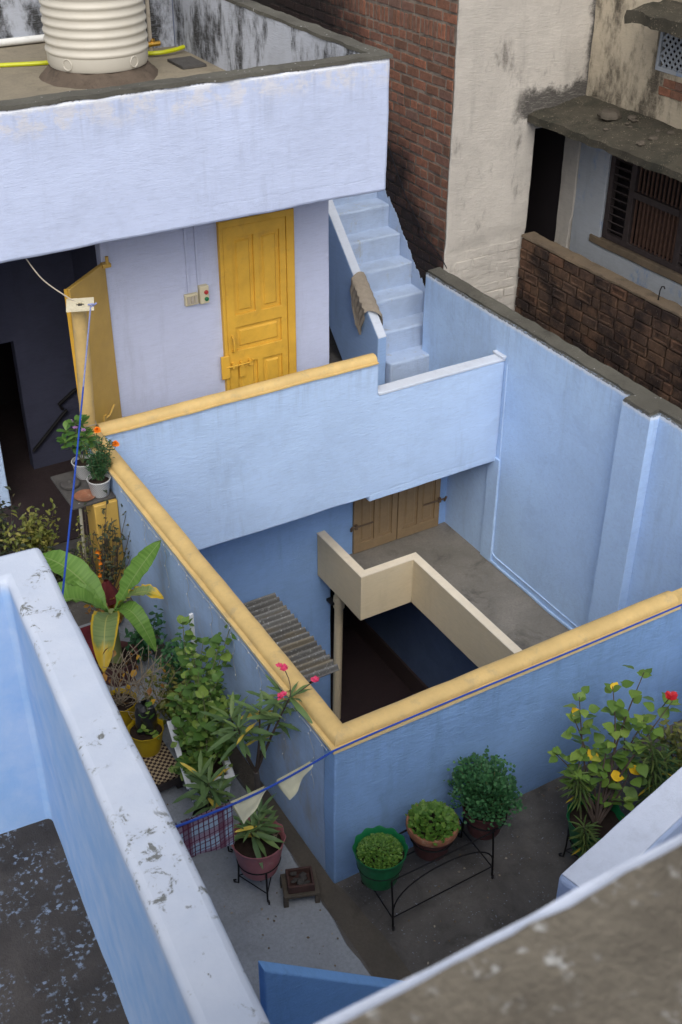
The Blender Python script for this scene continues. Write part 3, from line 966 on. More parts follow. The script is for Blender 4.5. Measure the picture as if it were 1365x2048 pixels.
# ------------------------------------------------------------------ neighbour's house
NH = thing('neighbour_house', 'tall weathered cream house with bare brick side and shuttered window', 'house', (5.6, 5.7, 0))
def nface(x, y, z):
    return not (5.80 < x < 6.45 and z < 2.62) and (x > 4.78 or y < 5.728)
nf = vox([4.705, 4.78, 5.80, 6.45, 6.60], [5.70, 5.728, 5.95], [-.2, 1.46, 2.62, 5.2], nface, res=(.07, .3, .07), amp=.010, freq=1.8)
def rough_low(p):
    x, y, z = p
    if y < 5.8 and z < 1.52 + .05 * noise.noise(V((x * 4, 0, 0))):       # plaster is thinner below, bricks telegraph through
        y += .016 + .014 * noise.noise(V((x * 5, 0, z * 14)))
    return (x, y, z)
nf.v = [rough_low(q) for q in nf.v]
part('front_wall', nf, M_nwhite, NH, bevel=.012)
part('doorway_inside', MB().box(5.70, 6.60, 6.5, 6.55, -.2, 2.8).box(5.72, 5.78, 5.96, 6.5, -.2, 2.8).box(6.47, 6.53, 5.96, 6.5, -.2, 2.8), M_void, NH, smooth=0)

SW = part('brick_wall', MB().box(4.711, 4.95, 5.955, 10.6, -.5, 5.2).box(4.711, 4.9, 5.73, 5.955, -.5, 5.2), M_mortar, NH, smooth=0)


def brick_meshes(n, frog=False, seed=1, jk=1.0):
    """unit brick facing -X: depth along x, length along y, height along z; centred"""
    rnd = random.Random(seed)
    out = []
    for q in range(n):
        mb = MB()
        j = lambda a: rnd.uniform(-a, a) * jk
        def ring(x, i, a):
            return [(x + j(.02 if x < .4 else 0), s1 * (.5 - i) + j(a * 1.8), s2 * (.5 - i * 2) + j(a * 3.6)) for s1, s2 in ((-1, -1), (1, -1), (1, 1), (-1, 1))]
        r = [ring(.5, 0, .008), ring(-.40, .0, .012), ring(-.5, .02, .012)]
        if frog and q % 4 == 1:
            r += [ring(-.5, .10, .008), ring(-.36, .13, .008)]
        for i, rr in enumerate(r):
            mb.v += rr
        for i in range(len(r) - 1):
            for k in range(4):
                mb.f.append((i * 4 + k, i * 4 + 4 + k, i * 4 + 4 + (k + 1) % 4, i * 4 + (k + 1) % 4))
        L = (len(r) - 1) * 4
        mb.f.append((L, L + 3, L + 2, L + 1))
        out.append(mb)
    return out


def joined(mbs, placements):
    o = MB()
    for k, M in placements:
        o.add([M @ V(q) for q in mbs[k].v], mbs[k].f)
    return o


bm_red = brick_meshes(6, False, 3)
me_red = [mesh('brick', m_, M_brick, 0) for m_ in bm_red]
rnd = random.Random(5)
pl = []
z = .45
row = 0
while z < 5.0:
    sold = 3.53 < z < 3.62
    hgt = .165 if sold else .100
    y = 5.735 - (0 if row % 2 else .125)
    head = row % 6 == 3
    while y < 9.6:
        L = .062 if sold else ((.115 if head else .235) * rnd.uniform(.94, 1.05))
        a, b2 = max(y, 5.735), y + L
        if b2 - a > .03:
            zz = z + hgt / 2 + rnd.uniform(-.004, .004) + .03 * noise.noise(V((a * .7, z * .4, 0)))
            M = Matrix.Translation(V((4.728 + rnd.uniform(-.006, .004), (a + b2) / 2, zz))) @ Matrix.Rotation(rnd.uniform(-.012, .012), 4, 'X') @ Matrix.Rotation(rnd.uniform(-.02, .02), 4, 'Z') @ Matrix.Diagonal((.05, b2 - a - .013, hgt - .013 + rnd.uniform(-.008, .002), 1))
            stair = .335 + .262 * (a - 5.545) / .257
            seen = z > stair - .2 and z > 1.2 and (a < 7.1 and z < 4.2 or (z > 3.1 and a < 9.0 and z < 4.25))
            pl.append((seen, a, rnd.randrange(6), M))
        y += L + .015
    z += hgt + .012
    row += 1
vis = sorted([q for q in pl if q[0]], key=lambda q: q[1])
for q in vis[:295]:
    inst('brick', me_red[q[2]], SW, q[3])
rest = vis[295:] + [q for q in pl if not q[0]]
part('far_bricks', joined(bm_red, [(q[2], q[3]) for q in rest]), M_brick, SW, kind='stuff', smooth=0)

# whitewashed bricks showing where the plaster is thin, low on the front
PB = bpy.data.objects['front_wall']
PB = [o for o in NH.children if o.name.startswith('front_wall')][0]
me_w = [mesh('brick', m_, M_nwhite, 0) for m_ in brick_meshes(5, False, 31)]
z, row = .62, 0
while z < 1.44:
    x = 4.72 + (.12 if row % 2 else 0)
    while x < 5.66:
        L = min(.24 * rnd.uniform(.9, 1.06), 5.72 - x)
        if rnd.random() < .85 - (.5 if z > 1.33 else 0):
            inst('brick', rnd.choice(me_w), PB, Matrix.Translation(V((x + L / 2, 5.732 + rnd.uniform(-.004, .006), z + .055))) @ Matrix.Rotation(PI / 2 + rnd.uniform(-.03, .03), 4, 'Z') @ Matrix.Rotation(rnd.uniform(-.03, .03), 4, 'X') @ Matrix.Diagonal((.05, L - .012, .098 + rnd.uniform(-.01, .004), 1)))
        x += L + .012
    z += .112
    row += 1

# recessed wall above the balcony
def rw(x, y, z):
    return not (3.45 < y < 5.22 and 1.44 < z < 2.66) and not (4.05 < y < 4.74 and 3.36 < z < 3.78)
part('recess_wall', vox([6.47, 6.62], [.5, 3.45, 4.05, 4.74, 5.22, 5.695], [0, 1.44, 2.66, 2.86], rw, res=.1, amp=.005), M_nblue, NH, bevel=.008)
up = vox([6.45, 6.62], [.5, 4.05, 4.74, 5.695], [2.862, 3.36, 3.78, 5.2], rw, res=.07, amp=.012, freq=3)
part('upper_wall', up, M_nstain, NH)
part('room_back_dark_panel', MB().box(6.68, 6.72, 3.2, 5.5, 1.2, 2.84).box(7.4, 7.5, .5, 5.9, 0, 5), M_void, NH, smooth=0)  # near-black panel added close behind the window in place of a dim room
part('balcony_floor', MB().box(5.74, 6.47, .5, 5.69, .3, .4), M_slab, NH, smooth=0)

# window: louvred left light, slatted shutters
WN = part('window', vox([6.49, 6.56], [3.46, 4.02, 4.10, 4.80, 4.88, 5.14, 5.21], [1.45, 1.51, 2.60, 2.655], lambda x, y, z: not (1.51 < z < 2.60 and (3.46 < y < 4.02 or 4.10 < y < 4.80 or 4.88 < y < 5.14)), res=3, amp=0), M_wood, NH, bevel=.006)
part('transom', MB().box(6.478, 6.56, 4.10, 4.80, 2.02, 2.09), M_wood, WN, smooth=0)
for i in range(12):
    z = 1.55 + i * .088
    part('louvre', MB().box(-.05, .05, 4.885, 5.135, -.006, .006, Matrix.Translation(V((6.525, 0, z))) @ Matrix.Rotation(.6, 4, 'Y')), M_wood, WN, smooth=0)
    part('louvre', MB().box(-.05, .05, 3.47, 4.015, -.006, .006, Matrix.Translation(V((6.525, 0, z))) @ Matrix.Rotation(.6, 4, 'Y')), M_wood, WN, smooth=0)
for i in range(11):
    y = 4.135 + i * .063
    part('bar', MB().box(6.515, 6.53, y - .012, y + .012, 1.51, 2.02), M_shutter, WN, smooth=0)
    part('bar', MB().box(6.515, 6.53, y - .012, y + .012, 2.09, 2.60), M_shutter, WN, smooth=0)
part('shutter_board', MB().box(6.60, 6.615, 4.1, 4.8, 1.5, 2.05), M_shutter, WN, smooth=0)
part('sill', vox([6.445, 6.60], [3.3, 5.36], [1.36, 1.445], None, res=.12, amp=.006), M_sill, NH, bevel=.01)

# projecting slabs
def slope(mb, xa, za, xb, zb):
    mb.v = [(x, y, z + za + (zb - za) * (x - xa) / (xb - xa)) for x, y, z in mb.v]
    return mb
sl = slope(vox([5.67, 6.449], [.5, 5.69], [-.075, 0], None, res=.045, amp=.018, freq=5), 5.67, 2.80, 6.45, 2.90)
part('sunshade_slab', sl, M_slab, NH, label='grimy concrete sunshade slab over window, strewn with rubble')
us = slope(vox([5.98, 6.449], [.5, 4.72], [-.11, 0], None, res=.05, amp=.03, freq=4), 5.98, 3.97, 6.45, 4.02)
part('upper_slab', us, M_slab, NH)
# pierced vent
VT = part('vent', vox([6.47, 6.50], [4.05, 4.09, 4.70, 4.74], [3.36, 3.40, 3.74, 3.78], lambda x, y, z: not (4.09 < y < 4.70 and 3.40 < z < 3.74), res=2, amp=0), M_nblue, NH)
for i in range(-6, 13):
    for s_ in (1, -1):
        y0 = 4.09 + i * .075
        pts = []
        for t in range(13):
            z = 3.40 + .34 * t / 12
            y = y0 + s_ * (z - 3.40) + (.34 if s_ < 0 else 0)
            if 4.09 <= y <= 4.70:
                pts.append((y, z))
        if len(pts) > 1:
            (ya, za), (yb, zb) = pts[0], pts[-1]
            part('lattice_strip', MB().tube([(6.485 + s_ * .003, ya, za), (6.485 + s_ * .003, yb, zb)], .013, 4), M_nblue, VT, smooth=0)
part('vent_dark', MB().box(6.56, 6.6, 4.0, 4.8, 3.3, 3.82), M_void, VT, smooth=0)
# exposed bricks where plaster fell off
for k in range(4):
    inst('brick', mesh('brick', brick_meshes(1, False, 20 + k)[0], M_brick, 0), NH, Matrix.Translation(V((6.455, 4.36 + .17 * (k % 2) - .05 * (k // 2), 3.19 + .085 * (k // 2)))) @ Matrix.Diagonal((.04, .16, .075, 1)))

# sooty brick balcony front with thin cement top
BP = part('balcony_front', MB().box(5.762, 5.90, 1.0, 5.69, .2, 1.43), M_mortar_dark, NH, smooth=0)
part('balcony_top', vox([5.735, 5.91], [1.0, 5.69], [1.432, 1.456], None, res=.05, amp=.014, freq=7), M_sill, NH)
bm_d = brick_meshes(8, True, 9, .45)
me_d = [mesh('brick', m_, M_brick_dark, 0) for m_ in bm_d]
z, row, keep = .36, 0, []
while z < 1.40:
    y = 5.69 + (.13 if row % 2 else 0)
    while y > 2.2:
        L = .245 * rnd.uniform(.93, 1.05) * (.5 if rnd.random() < .12 else 1)
        a, b2 = y - L, min(y, 5.69)
        if b2 - a > .04:
            M = Matrix.Translation(V((5.768 + rnd.uniform(-.010, .006), (a + b2) / 2, z + .056 + rnd.uniform(-.004, .004)))) @ Matrix.Rotation(rnd.uniform(-.02, .02), 4, 'X') @ Matrix.Rotation(rnd.uniform(-.02, .02), 4, 'Z') @ Matrix.Diagonal((.07, b2 - a - .013, .104 + rnd.uniform(-.006, .004), 1))
            keep.append((rnd.randrange(8), M, a))
        y -= L + .012
    z += .1185
    row += 1
for k, M, a in keep:
    inst('brick', me_d[k], BP, M)

# rubble on the slab
rr = random.Random(4)
def rock(c, r, m, seed, flat=.6):
    mb = MB()
    n = 8
    prof = [(.5, -.5), (.95, -.2), (1, .15), (.7, .5), (.2, .62)]
    for i, (q, zz) in enumerate(prof):
        for j in range(n):
            a = 2 * PI * j / n
            k = 1 + .35 * noise.noise(V((math.cos(a) * 1.5 + seed, math.sin(a) * 1.5, zz * 2)))
            mb.v.append((c[0] + r * q * k * math.cos(a), c[1] + r * q * k * math.sin(a) * .75, c[2] + r * zz * flat * k))
    for i in range(len(prof) - 1):
        for j in range(n):
            mb.f.append((i * n + j, i * n + (j + 1) % n, i * n + n + (j + 1) % n, i * n + n + j))
    mb.f.append(tuple(range(n))[::-1])
    mb.f.append(tuple(range(4 * n, 5 * n)))
    return mb
def slabz(x): return 2.80 + .10 * (x - 5.67) / .78
single('rubble_stone', rock((6.14, 4.95, slabz(6.14) + .04), .14, M_rubble, 1), M_rubble, 'largest flat grey stone lying on grimy sunshade slab', 'stone', (6.14, 4.95, slabz(6.14)), smooth=30)
for i in range(16):
    x, y = rr.uniform(5.8, 6.35), rr.uniform(4.1, 5.3)
    r = rr.uniform(.022, .06)
    single('rubble_stone', rock((x, y, slabz(x) + r * .25), r, M_rubble, i + 3), M_rubble, 'small broken stone scattered on grimy sunshade slab', 'stone', (x, y, slabz(x)), smooth=30, group='small stones on the sunshade slab')
single('iron_hook', MB().tube([(5.80, 3.55, 1.45), (5.80, 3.545, 1.56), (5.80, 3.53, 1.61), (5.80, 3.50, 1.62), (5.80, 3.485, 1.60)], .007, 6), M_iron, 'thin bent iron rod standing on the brick balcony top', 'hook', (5.80, 3.55, 1.46))
single('fallen_cable', MB().tube([(4.69, 6.9, 2.3), (4.68, 6.5, 1.85), (4.68, 6.1, 1.52), (4.69, 5.75, 1.36), (4.66, 5.60, 1.30)], .006, 5), M_black, 'thin black cable sagging down the sooty brick wall', 'cable', (4.68, 6.2, 1.5))

# ------------------------------------------------------------------ foreground walls
LP = thing('near_parapet', 'whitewashed parapet with flaking patches above the mossy sunken roof', 'parapet', (-1.5, -.6, .8))
a_ = math.atan2(.071, 1.0)
lp = vox([-2.2, -.235, 0], [-3.6, .70, .93], [0, 2.58], lambda x, y, z: x > -.235 or y > .70, res=(.08, .09, .15), amp=.007)
Mlp = Matrix.Translation(V((-1.352, 0.0, 0))) @ Matrix.Rotation(-a_, 4, 'Z')
def lpt(mb):
    mb.v = [tuple(Mlp @ V(q)) for q in mb.v]
    return mb
b = B('whitewashed_parapet_paint')
p = b.pos()
q = b.sep(p)
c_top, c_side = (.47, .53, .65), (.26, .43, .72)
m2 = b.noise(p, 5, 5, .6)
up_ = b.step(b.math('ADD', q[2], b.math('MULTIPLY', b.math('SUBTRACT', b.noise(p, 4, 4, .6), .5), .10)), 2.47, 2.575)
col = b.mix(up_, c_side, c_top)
col = b.mix(b.ramp(m2, [(.35, .0), (.7, .25)]), col, (.72, .75, .82))
fl = b.math('MULTIPLY', b.step(b.noise(p, 13, 7, .78, .5), .565, .60), b.step(b.noise(p, 1.9, 4, .6), .44, .54))
fl = b.math('MULTIPLY', fl, b.step(q[2], 2.52, 2.56))
col = b.mix(fl, col, (.17, .18, .18))
M_lp = b.done(col, .85, b.bump(b.mix(.5, b.noise(p, 30, 5, .7), b.math('SUBTRACT', 1.0, fl)), .35, .012), spec=.2)
part('wall', lpt(lp), M_lp, LP, bevel=.035)

NP = thing('brown_parapet', 'thick weathered brown concrete parapet top with chipped white edge', 'parapet', (-.5, -3.8, 3.7))
part('wall', vox([-3.4, .9], [-4.05, -3.505], [-.16, 4.775], None, res=(.09, .09, .4), amp=.008), M_ledge, NP)
part('top', vox([-3.4, .9], [-4.06, -3.53], [4.776, 4.80], None, res=.035, amp=.010, freq=5), M_brownpar, NP)
single('viewing_roof', MB().box(-3.6, .9, -9, -4.06, 3.55, 3.7), M_roof, kind='structure', smooth=0)

WL = thing('outer_parapet', 'low blue parapet with pale rounded top and free end beyond hibiscus pots', 'parapet', (.56, -1.38, 0))
wl = vox([0, 4.2], [-.24, 0], [.001, 1.2], None, res=(.1, .06, .12), amp=.006)
Mw = Matrix.Translation(V((.56, -1.37, 0))) @ Matrix.Rotation(R(13), 4, 'Z')
wl.v = [tuple(Mw @ V(q)) for q in wl.v]
part('wall', wl, plaster('pale_top_blue_wash', (.40, .50, .73), .05, bstr=.25), WL, bevel=.035)
tp = vox([.02, 4.2], [-.225, -.015], [1.195, 1.208], None, res=(.12, .06, .1), amp=.004)
tp.v = [tuple(Mw @ V(q)) for q in tp.v]
part('top_wash', tp, M_ledge, WL, bevel=.004)

SPB = MB()
SPB.v = []
poly = [(-1.035, .0), (.2, .0), (.2, .07), (-1.035, 1.20)]
single('stair_cheek', MB().prism(poly, 1, -1.105, -1.03), plaster('royal_blue_wash', (.18, .37, .72), .08, bstr=.25), 'short deep blue sloping wall end beside the brown parapet', 'wall', (-.6, -1.07, 0), bevel=.012, smooth=0)

# ------------------------------------------------------------------ roof things
T = thing('water_tank', 'large cream ribbed plastic water tank on a cement mound', 'water tank', (1.65, 7.6, 3.40))
prof = [(.485, 0), (.50, .03)]
z = .13
prof.append((.50, z))
while z < 1.28:
    prof += [(.500, z), (.509, z + .010), (.513, z + .024), (.510, z + .038), (.500, z + .046), (.498, z + .075)]
    z += .088
prof += [(.50, 1.33), (.46, 1.40), (.30, 1.48), (.20, 1.50)]
part('body', MB().lathe(prof, (1.65, 7.6, 3.40), 56), M_tank, T, smooth=60)
part('lid', MB().lathe([(.21, 1.49), (.22, 1.50), (.22, 1.55), (.19, 1.57), (.0, 1.575)], (1.65, 7.6, 3.40), 32), M_black, T)
for a in (-1.15, -2.55):
    c = V((1.65 + .502 * math.cos(a), 7.6 + .502 * math.sin(a), 3.47))
    n_ = V((math.cos(a), math.sin(a), 0))
    t_ = V((-n_.y, n_.x, 0))
    part('outlet_boss', MB().tube([c + (t_ * math.cos(q) + V((0, 0, 1)) * math.sin(q)) * .05 for q in [i * PI / 8 for i in range(17)]], .006, 5), M_tank, T)
def mound(u, v):
    a = 2 * PI * u
    r = .46 + (.16 + .05 * noise.noise(V((math.cos(a) * 2, math.sin(a) * 2, 0)))) * v
    h = 3.42 - .15 * v ** 1.4 + .02 * noise.noise(V((math.cos(a) * 5, math.sin(a) * 5, v * 3)))
    return (1.65 + r * math.cos(a), 7.6 + r * math.sin(a), max(3.27, h - .02))
single('cement_mound', MB().sheet(mound, 64, 8), concrete('mound_cement', (.17, .13, .10), (.11, .085, .065), scale=3, bstr=.9), 'rough brown cement mound under the water tank', 'mound', (1.65, 7.6, 3.28))
def curve(pts, n=10):
    out = []
    P_ = [V(pts[0])] + [V(q) for q in pts] + [V(pts[-1])]
    for i in range(1, len(P_) - 2):
        for k in range(n):
            t = k / n
            a, b2, c, d = P_[i - 1], P_[i], P_[i + 1], P_[i + 2]
            out.append(.5 * ((2 * b2) + (c - a) * t + (2 * a - 5 * b2 + 4 * c - d) * t * t + (3 * b2 - a - 3 * c + d) * t ** 3))
    out.append(V(pts[-1]))
    return out
single('garden_hose', MB().tube(curve([(-.6, 8.75, 3.30), (.3, 8.52, 3.30), (.9, 8.36, 3.30), (1.4, 8.22, 3.305), (2.0, 8.28, 3.31), (2.4, 8.02, 3.32), (2.62, 8.0, 3.33), (2.78, 8.05, 3.34)]), .022, 8), M_hose, 'bright lime yellow hose running behind the cream water tank', 'hose', (.9, 8.4, 3.28))
single('white_pipe', MB().tube([(-2.0, 9.24, 3.33), (2.1, 9.24, 3.33)], .04, 10), M_pvcwhite, 'white plastic pipe laid along foot of the stained roof wall', 'pipe', (0, 9.24, 3.28))
RP = thing('riser_pipe', 'thin beige upright water pipe with fittings beside the water tank', 'pipe', (2.42, 8.1, 3.28))
part('pipe', MB().tube([(2.42, 8.10, 3.29), (2.42, 8.10, 4.9)], .022, 8), M_pvc, RP)
part('branch', MB().tube([(2.42, 8.10, 3.92), (2.62, 8.12, 3.94), (2.82, 8.12, 3.95)], .020, 8), M_pvc, RP)
part('valve', MB().lathe([(.03, -.03), (.036, 0), (.03, .03)], (2.44, 8.10, 3.42), 10).tube([(2.38, 8.08, 3.40), (2.52, 8.08, 3.40)], .026, 8), M_brass, RP)
single('roof_slate', vox([2.45, 2.72], [7.35, 7.75], [3.285, 3.31], None, res=.1, amp=.006), M_stone, 'dark grey slab lying on roof between tank and stained wall', 'slab', (2.58, 7.55, 3.28))

# ------------------------------------------------------------------ cloth on the stair parapet
def rag(u, v):
    # u across (-1..1 width), v along: hang outside -> over top -> hang inside
    L = -.46 + .66 * v
    yc = 5.99 + .03 * math.sin(v * 5)
    topz = .645 + (yc - 5.63) * .99 + .022
    wdt = .05 + .12 * min(1, max(0, (L + .46) / .30)) if L < -.1 else .17
    y = yc + (u - .5) * 2 * wdt * (1 + .15 * math.sin(v * 9))
    slope_ = (y - yc) * .99
    wr = .016 * math.sin(u * 19 + v * 7) + .012 * noise.noise(V((u * 5, v * 6, 0)))
    if L < -.06:
        return (3.793 - abs(wr) * 1.2 - .01, y, topz + slope_ + (L + .06) * 1.0)
    if L < .09:
        t = (L + .06) / .15
        return (3.79 + .155 * t, y, topz + slope_ + .02 * math.sin(PI * t) + abs(wr) + .008)
    return (3.948 + abs(wr), y, topz + slope_ - (L - .09))
single('draped_sack', MB().sheet(rag, 22, 40), M_burlap, 'crumpled beige sackcloth hung over the stair parapet', 'cloth', (3.8, 6.0, 1.0))

# ------------------------------------------------------------------ clothes line
HK1, CR, HK0, PT = V((-1.425, -.79, 2.07)), V((-.018, -.02, 1.225)), V((-1.44, .35, 2.27)), V((.09, 3.90, 2.51))
line = [HK1 + (CR - HK1) * t - V((0, 0, .05 * math.sin(PI * t))) for t in [i / 24 for i in range(25)]]
line += [V((x, -.02 + .002 * math.sin(x * 3), 1.228 + .004 * math.sin(x * 2))) for x in [.15 + i * .2 for i in range(14)]] + [V((3.4, .05, 1.30)), V((4.44, .35, 1.6))]
single('clothes_line', MB().tube(line, .0065, 6), M_rope, 'taut blue clothes line tied at corner of yellow coping', 'rope', CR)
vl = [PT + (HK0 - PT) * t - V((0, 0, .03 * math.sin(PI * t))) for t in [i / 20 for i in range(21)]]
vr = thing('hanging_rope', 'blue rope stretched from pale board down across the potted plants', 'rope', PT)
part('faded_rope', MB().tube(vl[:7], .006, 6), M_rope_pale, vr)
part('rope', MB().tube(vl[6:], .006, 6), M_rope, vr)
part('knot', MB().tube(curve([PT + V((-.02, .0, .015)), PT + V((.015, -.02, .02)), PT + V((.02, .01, -.01)), PT + V((-.015, -.015, -.01)), PT + V((.05, .005, .012))], 5), .007, 6), M_rope_pale, vr)
single('twisted_wire', MB().tube(curve([(.03, 4.04, 2.50), (-.03, 4.1, 2.54), (-.16, 4.25, 2.66), (-.26, 4.33, 2.86)], 8), .005, 5), M_pvc, 'thin twisted wire from pale board up to the roof edge', 'wire', (.03, 4.04, 2.5))


def on_line(t):
    q = HK1 + (CR - HK1) * t
    return q - V((0, 0, .05 * math.sin(PI * t)))
def flag(t0, t1, drop, name, m, label, cat, group=None, tri=False, seed=0, n=(20, 12)):
    def fn(u, v):
        t = t0 + (t1 - t0) * u
        q = on_line(t)
        d = drop(u) * v
        side = V((.48, -.87, 0))
        wob = (.007 * math.sin(u * 11 + seed) + .006 * noise.noise(V((u * 3, v * 3, seed)))) * v
        return q + V((0, 0, -d + .007)) + side * (wob - .006)
    mb = MB().sheet(fn, *n)
    def fn2(u, v):
        q = fn(u, v * .92)
        return q + V((-.48, .87, 0)) * (.013 + .005 * v)
    mb.sheet(fn2, *n)
    o = single(name, mb, m, label, cat, on_line((t0 + t1) / 2), group=group)
    return o
flag(.05, .392, lambda u: .24 + .07 * u + .008 * math.sin(u * 7), 'plaid_towel', M_plaid, 'maroon and pale blue plaid towel drying on blue line', 'towel', n=(30, 14))
for a, b2, s_, lb in ((.392, .58, 1, 'pale yellow pennant cloth hanging next to plaid towel'), (.65, .86, 3, 'pale yellow pennant cloth hanging nearest the parapet corner')):
    flag(a, b2, (lambda u: .03 + .17 * max(0, 1 - abs(u - .30) / .30) if u < .30 else .03 + .17 * (1 - (u - .30) / .70)), 'pennant_cloth', M_flag, lb, 'cloth', group='pennants on the clothes line', seed=s_)

# string of little lights on the parapet side
SL = thing('string_lights', 'thin wires of tiny clear fairy lights hanging down blue parapet side', 'string lights', (-.01, 2, 1.15))
rs = random.Random(8)
wi, bu = MB(), MB()
wi.tube([V((-.022, y, 1.165 + .012 * math.sin(y * 6))) for y in [.05 + i * .1 for i in range(34)]], .0025, 4)
ys = [.25, .62, .95, 1.35, 1.7, 2.1, 2.5, 2.9]
for y in ys:
    pts = [V((-.014 - .004 * math.sin(k), y + .03 * math.sin(k * 1.3 + y) , 1.17 - k * .055)) for k in range(rs.randint(7, 14))]
    wi.tube(pts, .0018, 4)
    for q in pts[1::3]:
        bu.lathe([(.001, -.008), (.0035, -.004), (.0035, .003), (.001, .007)], (q.x - .006, q.y, q.z), 6)
for i in range(24):
    y = .1 + i * .14
    bu.lathe([(.001, -.008), (.004, -.004), (.004, .004), (.001, .008)], (-.03, y, 1.165 + .012 * math.sin(y * 6)), 6)
part('wire', wi, simple('clear_wire', (.35, .38, .42), .4), SL)
part('bulbs', bu, M_whiteplastic, SL, kind='stuff')

# ------------------------------------------------------------------ shelf things
GR = thing('grinding_stone', 'round grey grinding stone lid lying on the corner shelf', 'stone', (-.27, 3.88, 1.0))
part('stone', MB().lathe([(.075, 0), (.082, .01), (.082, .028), (.074, .036), (.05, .038), (.0, .036)], (-.272, 3.88, 1.001), 28), M_stone, GR)
part('knob', MB().lathe([(.020, .036), (.018, .046), (.008, .052), (0, .053)], (-.272, 3.88, 1.001), 12), M_stone, GR)
single('clay_saucer', MB().lathe([(.06, 0), (.088, .012), (.09, .018), (.08, .012), (.0, .008)], (-.225, 3.655, 1.001), 24), M_terracotta, 'shallow brown clay saucer lying on the corner shelf', 'saucer', (-.225, 3.655, 1.0))

# stool with brazier
SZ = thing('brazier', 'small charred clay brazier on low concrete legs by the drain', 'brazier', (-.25, .02, .024))
sbm = vox([-.115, .115], [-.095, .095], [.075, .10], None, res=.05, amp=.003)
sbm.v = [tuple(rotz((-.235, .03, .024), -.35) @ V(q)) for q in sbm.v]
part('stool_top', sbm, M_rubble, SZ, bevel=.006)
for sx in (-1, 1):
    for sy in (-1, 1):
        q = MB().box(sx * .10 - .016, sx * .10 + .016, sy * .078 - .016, sy * .078 + .016, 0, .075, rotz((-.235, .03, .024), -.35))
        part('leg', q, M_rubble, SZ, smooth=0, bevel=.004)
tr_ = vox([-.085, -.07, .07, .085], [-.075, -.06, .06, .075], [.10, .112, .165], lambda x, y, z: z < .112 or abs(x) > .07 or abs(y) > .06, res=.04, amp=.004)
tr_.v = [tuple(rotz((-.235, .03, .024), -.35) @ V(q)) for q in tr_.v]
part('tray', tr_, simple('charred_clay', (.055, .028, .024), .85, .35, scale=18), SZ, bevel=.005)
coal = MB()
for i in range(14):
    q = rock((rs.uniform(-.06, .06), rs.uniform(-.05, .05), .135 + rs.uniform(0, .02)), rs.uniform(.014, .028), None, i)
    coal.add([rotz((-.235, .03, .024), -.35) @ V(x) for x in q.v], q.f)
part('charcoal', coal, concrete('ash', (.03, .028, .027), (.09, .085, .08), scale=8), SZ, kind='stuff')

# bench with checkered oilcloth
BC = thing('low_bench', 'low bench with brown checkered oilcloth under yellow pots', 'bench', (-.68, 1.62, .024))
part('top', vox([-.86, -.50], [1.22, 2.12], [.155, .175], None, res=.2, amp=.003), M_check, BC, bevel=.004)
for x in (-.83, -.53):
    for y in (1.26, 2.08):
        part('leg', MB().box(x - .02, x + .02, y - .02, y + .02, .024, .155), M_wood, BC, smooth=0)
part('apron', MB().box(-.85, -.51, 1.215, 1.235, .09, .153), M_wood, BC, smooth=0)

# altar corner: red cloth table, brass pot, garland
AT = thing('altar_table', 'small low table draped in maroon cloth with white scrollwork', 'table', (-.66, 2.75, 0))
def altar(u, v):
    a = 2 * PI * u
    k = max(abs(math.cos(a)), abs(math.sin(a)))
    r = .20 / k if v > 0 else 0
    z = .26 if v < .5 else .26 - (v - .5) * 2 * .235
    rr = r * min(1, v * 2) * (1 + .05 * max(0, v - .5) * math.sin(a * 12))
    return (-.66 + rr * math.cos(a), 2.78 + rr * math.sin(a), z + .003 * math.sin(a * 7))
part('cloth', MB().sheet(altar, 64, 10), M_redcloth, AT)
sc_ = MB()
for i in range(9):
    cx = -.82 + .04 * i
    sc_.tube([(cx + .016 * (1 - k * .06) * math.cos(k * .6 + i), 2.565 - .002, .14 + .016 * (1 - k * .06) * math.sin(k * .6 + i)) for k in range(13)], .0025, 4)
sc_.tube([(-.85 + .012 * k, 2.563, .172 + .006 * math.sin(k * .9)) for k in range(31)], .0025, 4)
part('scroll_trim', sc_, M_white, AT)
BR = thing('brass_pot', 'shiny dimpled brass pot wrapped with red cloth among the plants', 'pot', (-.28, 3.20, 0))
part('pot', MB().lathe([(.05, 0), (.10, .04), (.115, .10), (.10, .16), (.075, .19), (.09, .21)], (-.28, 3.20, .03), 24, lambda i, a, r: (r * (1 + .02 * math.sin(a * 12 + i)), 0)), M_brass, BR)
def wrap(u, v):
    a = 2 * PI * u
    r = .09 * (1 - v) + .02 + .015 * math.sin(a * 5) * (1 - v)
    return (-.27 + r * math.cos(a), 3.24 + r * math.sin(a) * .8, .24 + .20 * v)
part('cloth_wrap', MB().sheet(wrap, 40, 8), simple('red_cloth', (.10, .012, .012), .75, .2), BR)
BR2 = thing('brass_lamp', 'little brass bowl standing on maroon altar cloth', 'bowl', (-.70, 2.80, .26))
part('bowl', MB().lathe([(.03, 0), (.045, .02), (.04, .06), (.055, .09), (.05, .10), (.0, .06)], (-.70, 2.80, .265), 20), M_brass, BR2)
part('fruit', MB().lathe([(.0, .06), (.03, .07), (.04, .10), (.03, .13), (0, .14)], (-.70, 2.80, .275), 12), M_terracotta, BR2)
GL = thing('marigold_garland', 'string of orange marigold heads hanging on the yellow pillar', 'garland', (-.23, 3.5, .35))
for i in range(5):
    mb = MB()
    c = V((-.235 + .012 * math.sin(i), 3.48 - .005 * i, .56 - .055 * i))
    for k in range(3):
        mb.lathe([(.008, -.012), (.024 - .006 * k, -.004 + .006 * k), (.020 - .005 * k, .006 + .006 * k)], tuple(c), 12, lambda i_, a, r: (r * (1 + .18 * math.sin(a * 7 + k)), .004 * math.sin(a * 5)))
    part('flower', mb, M_orange, GL)
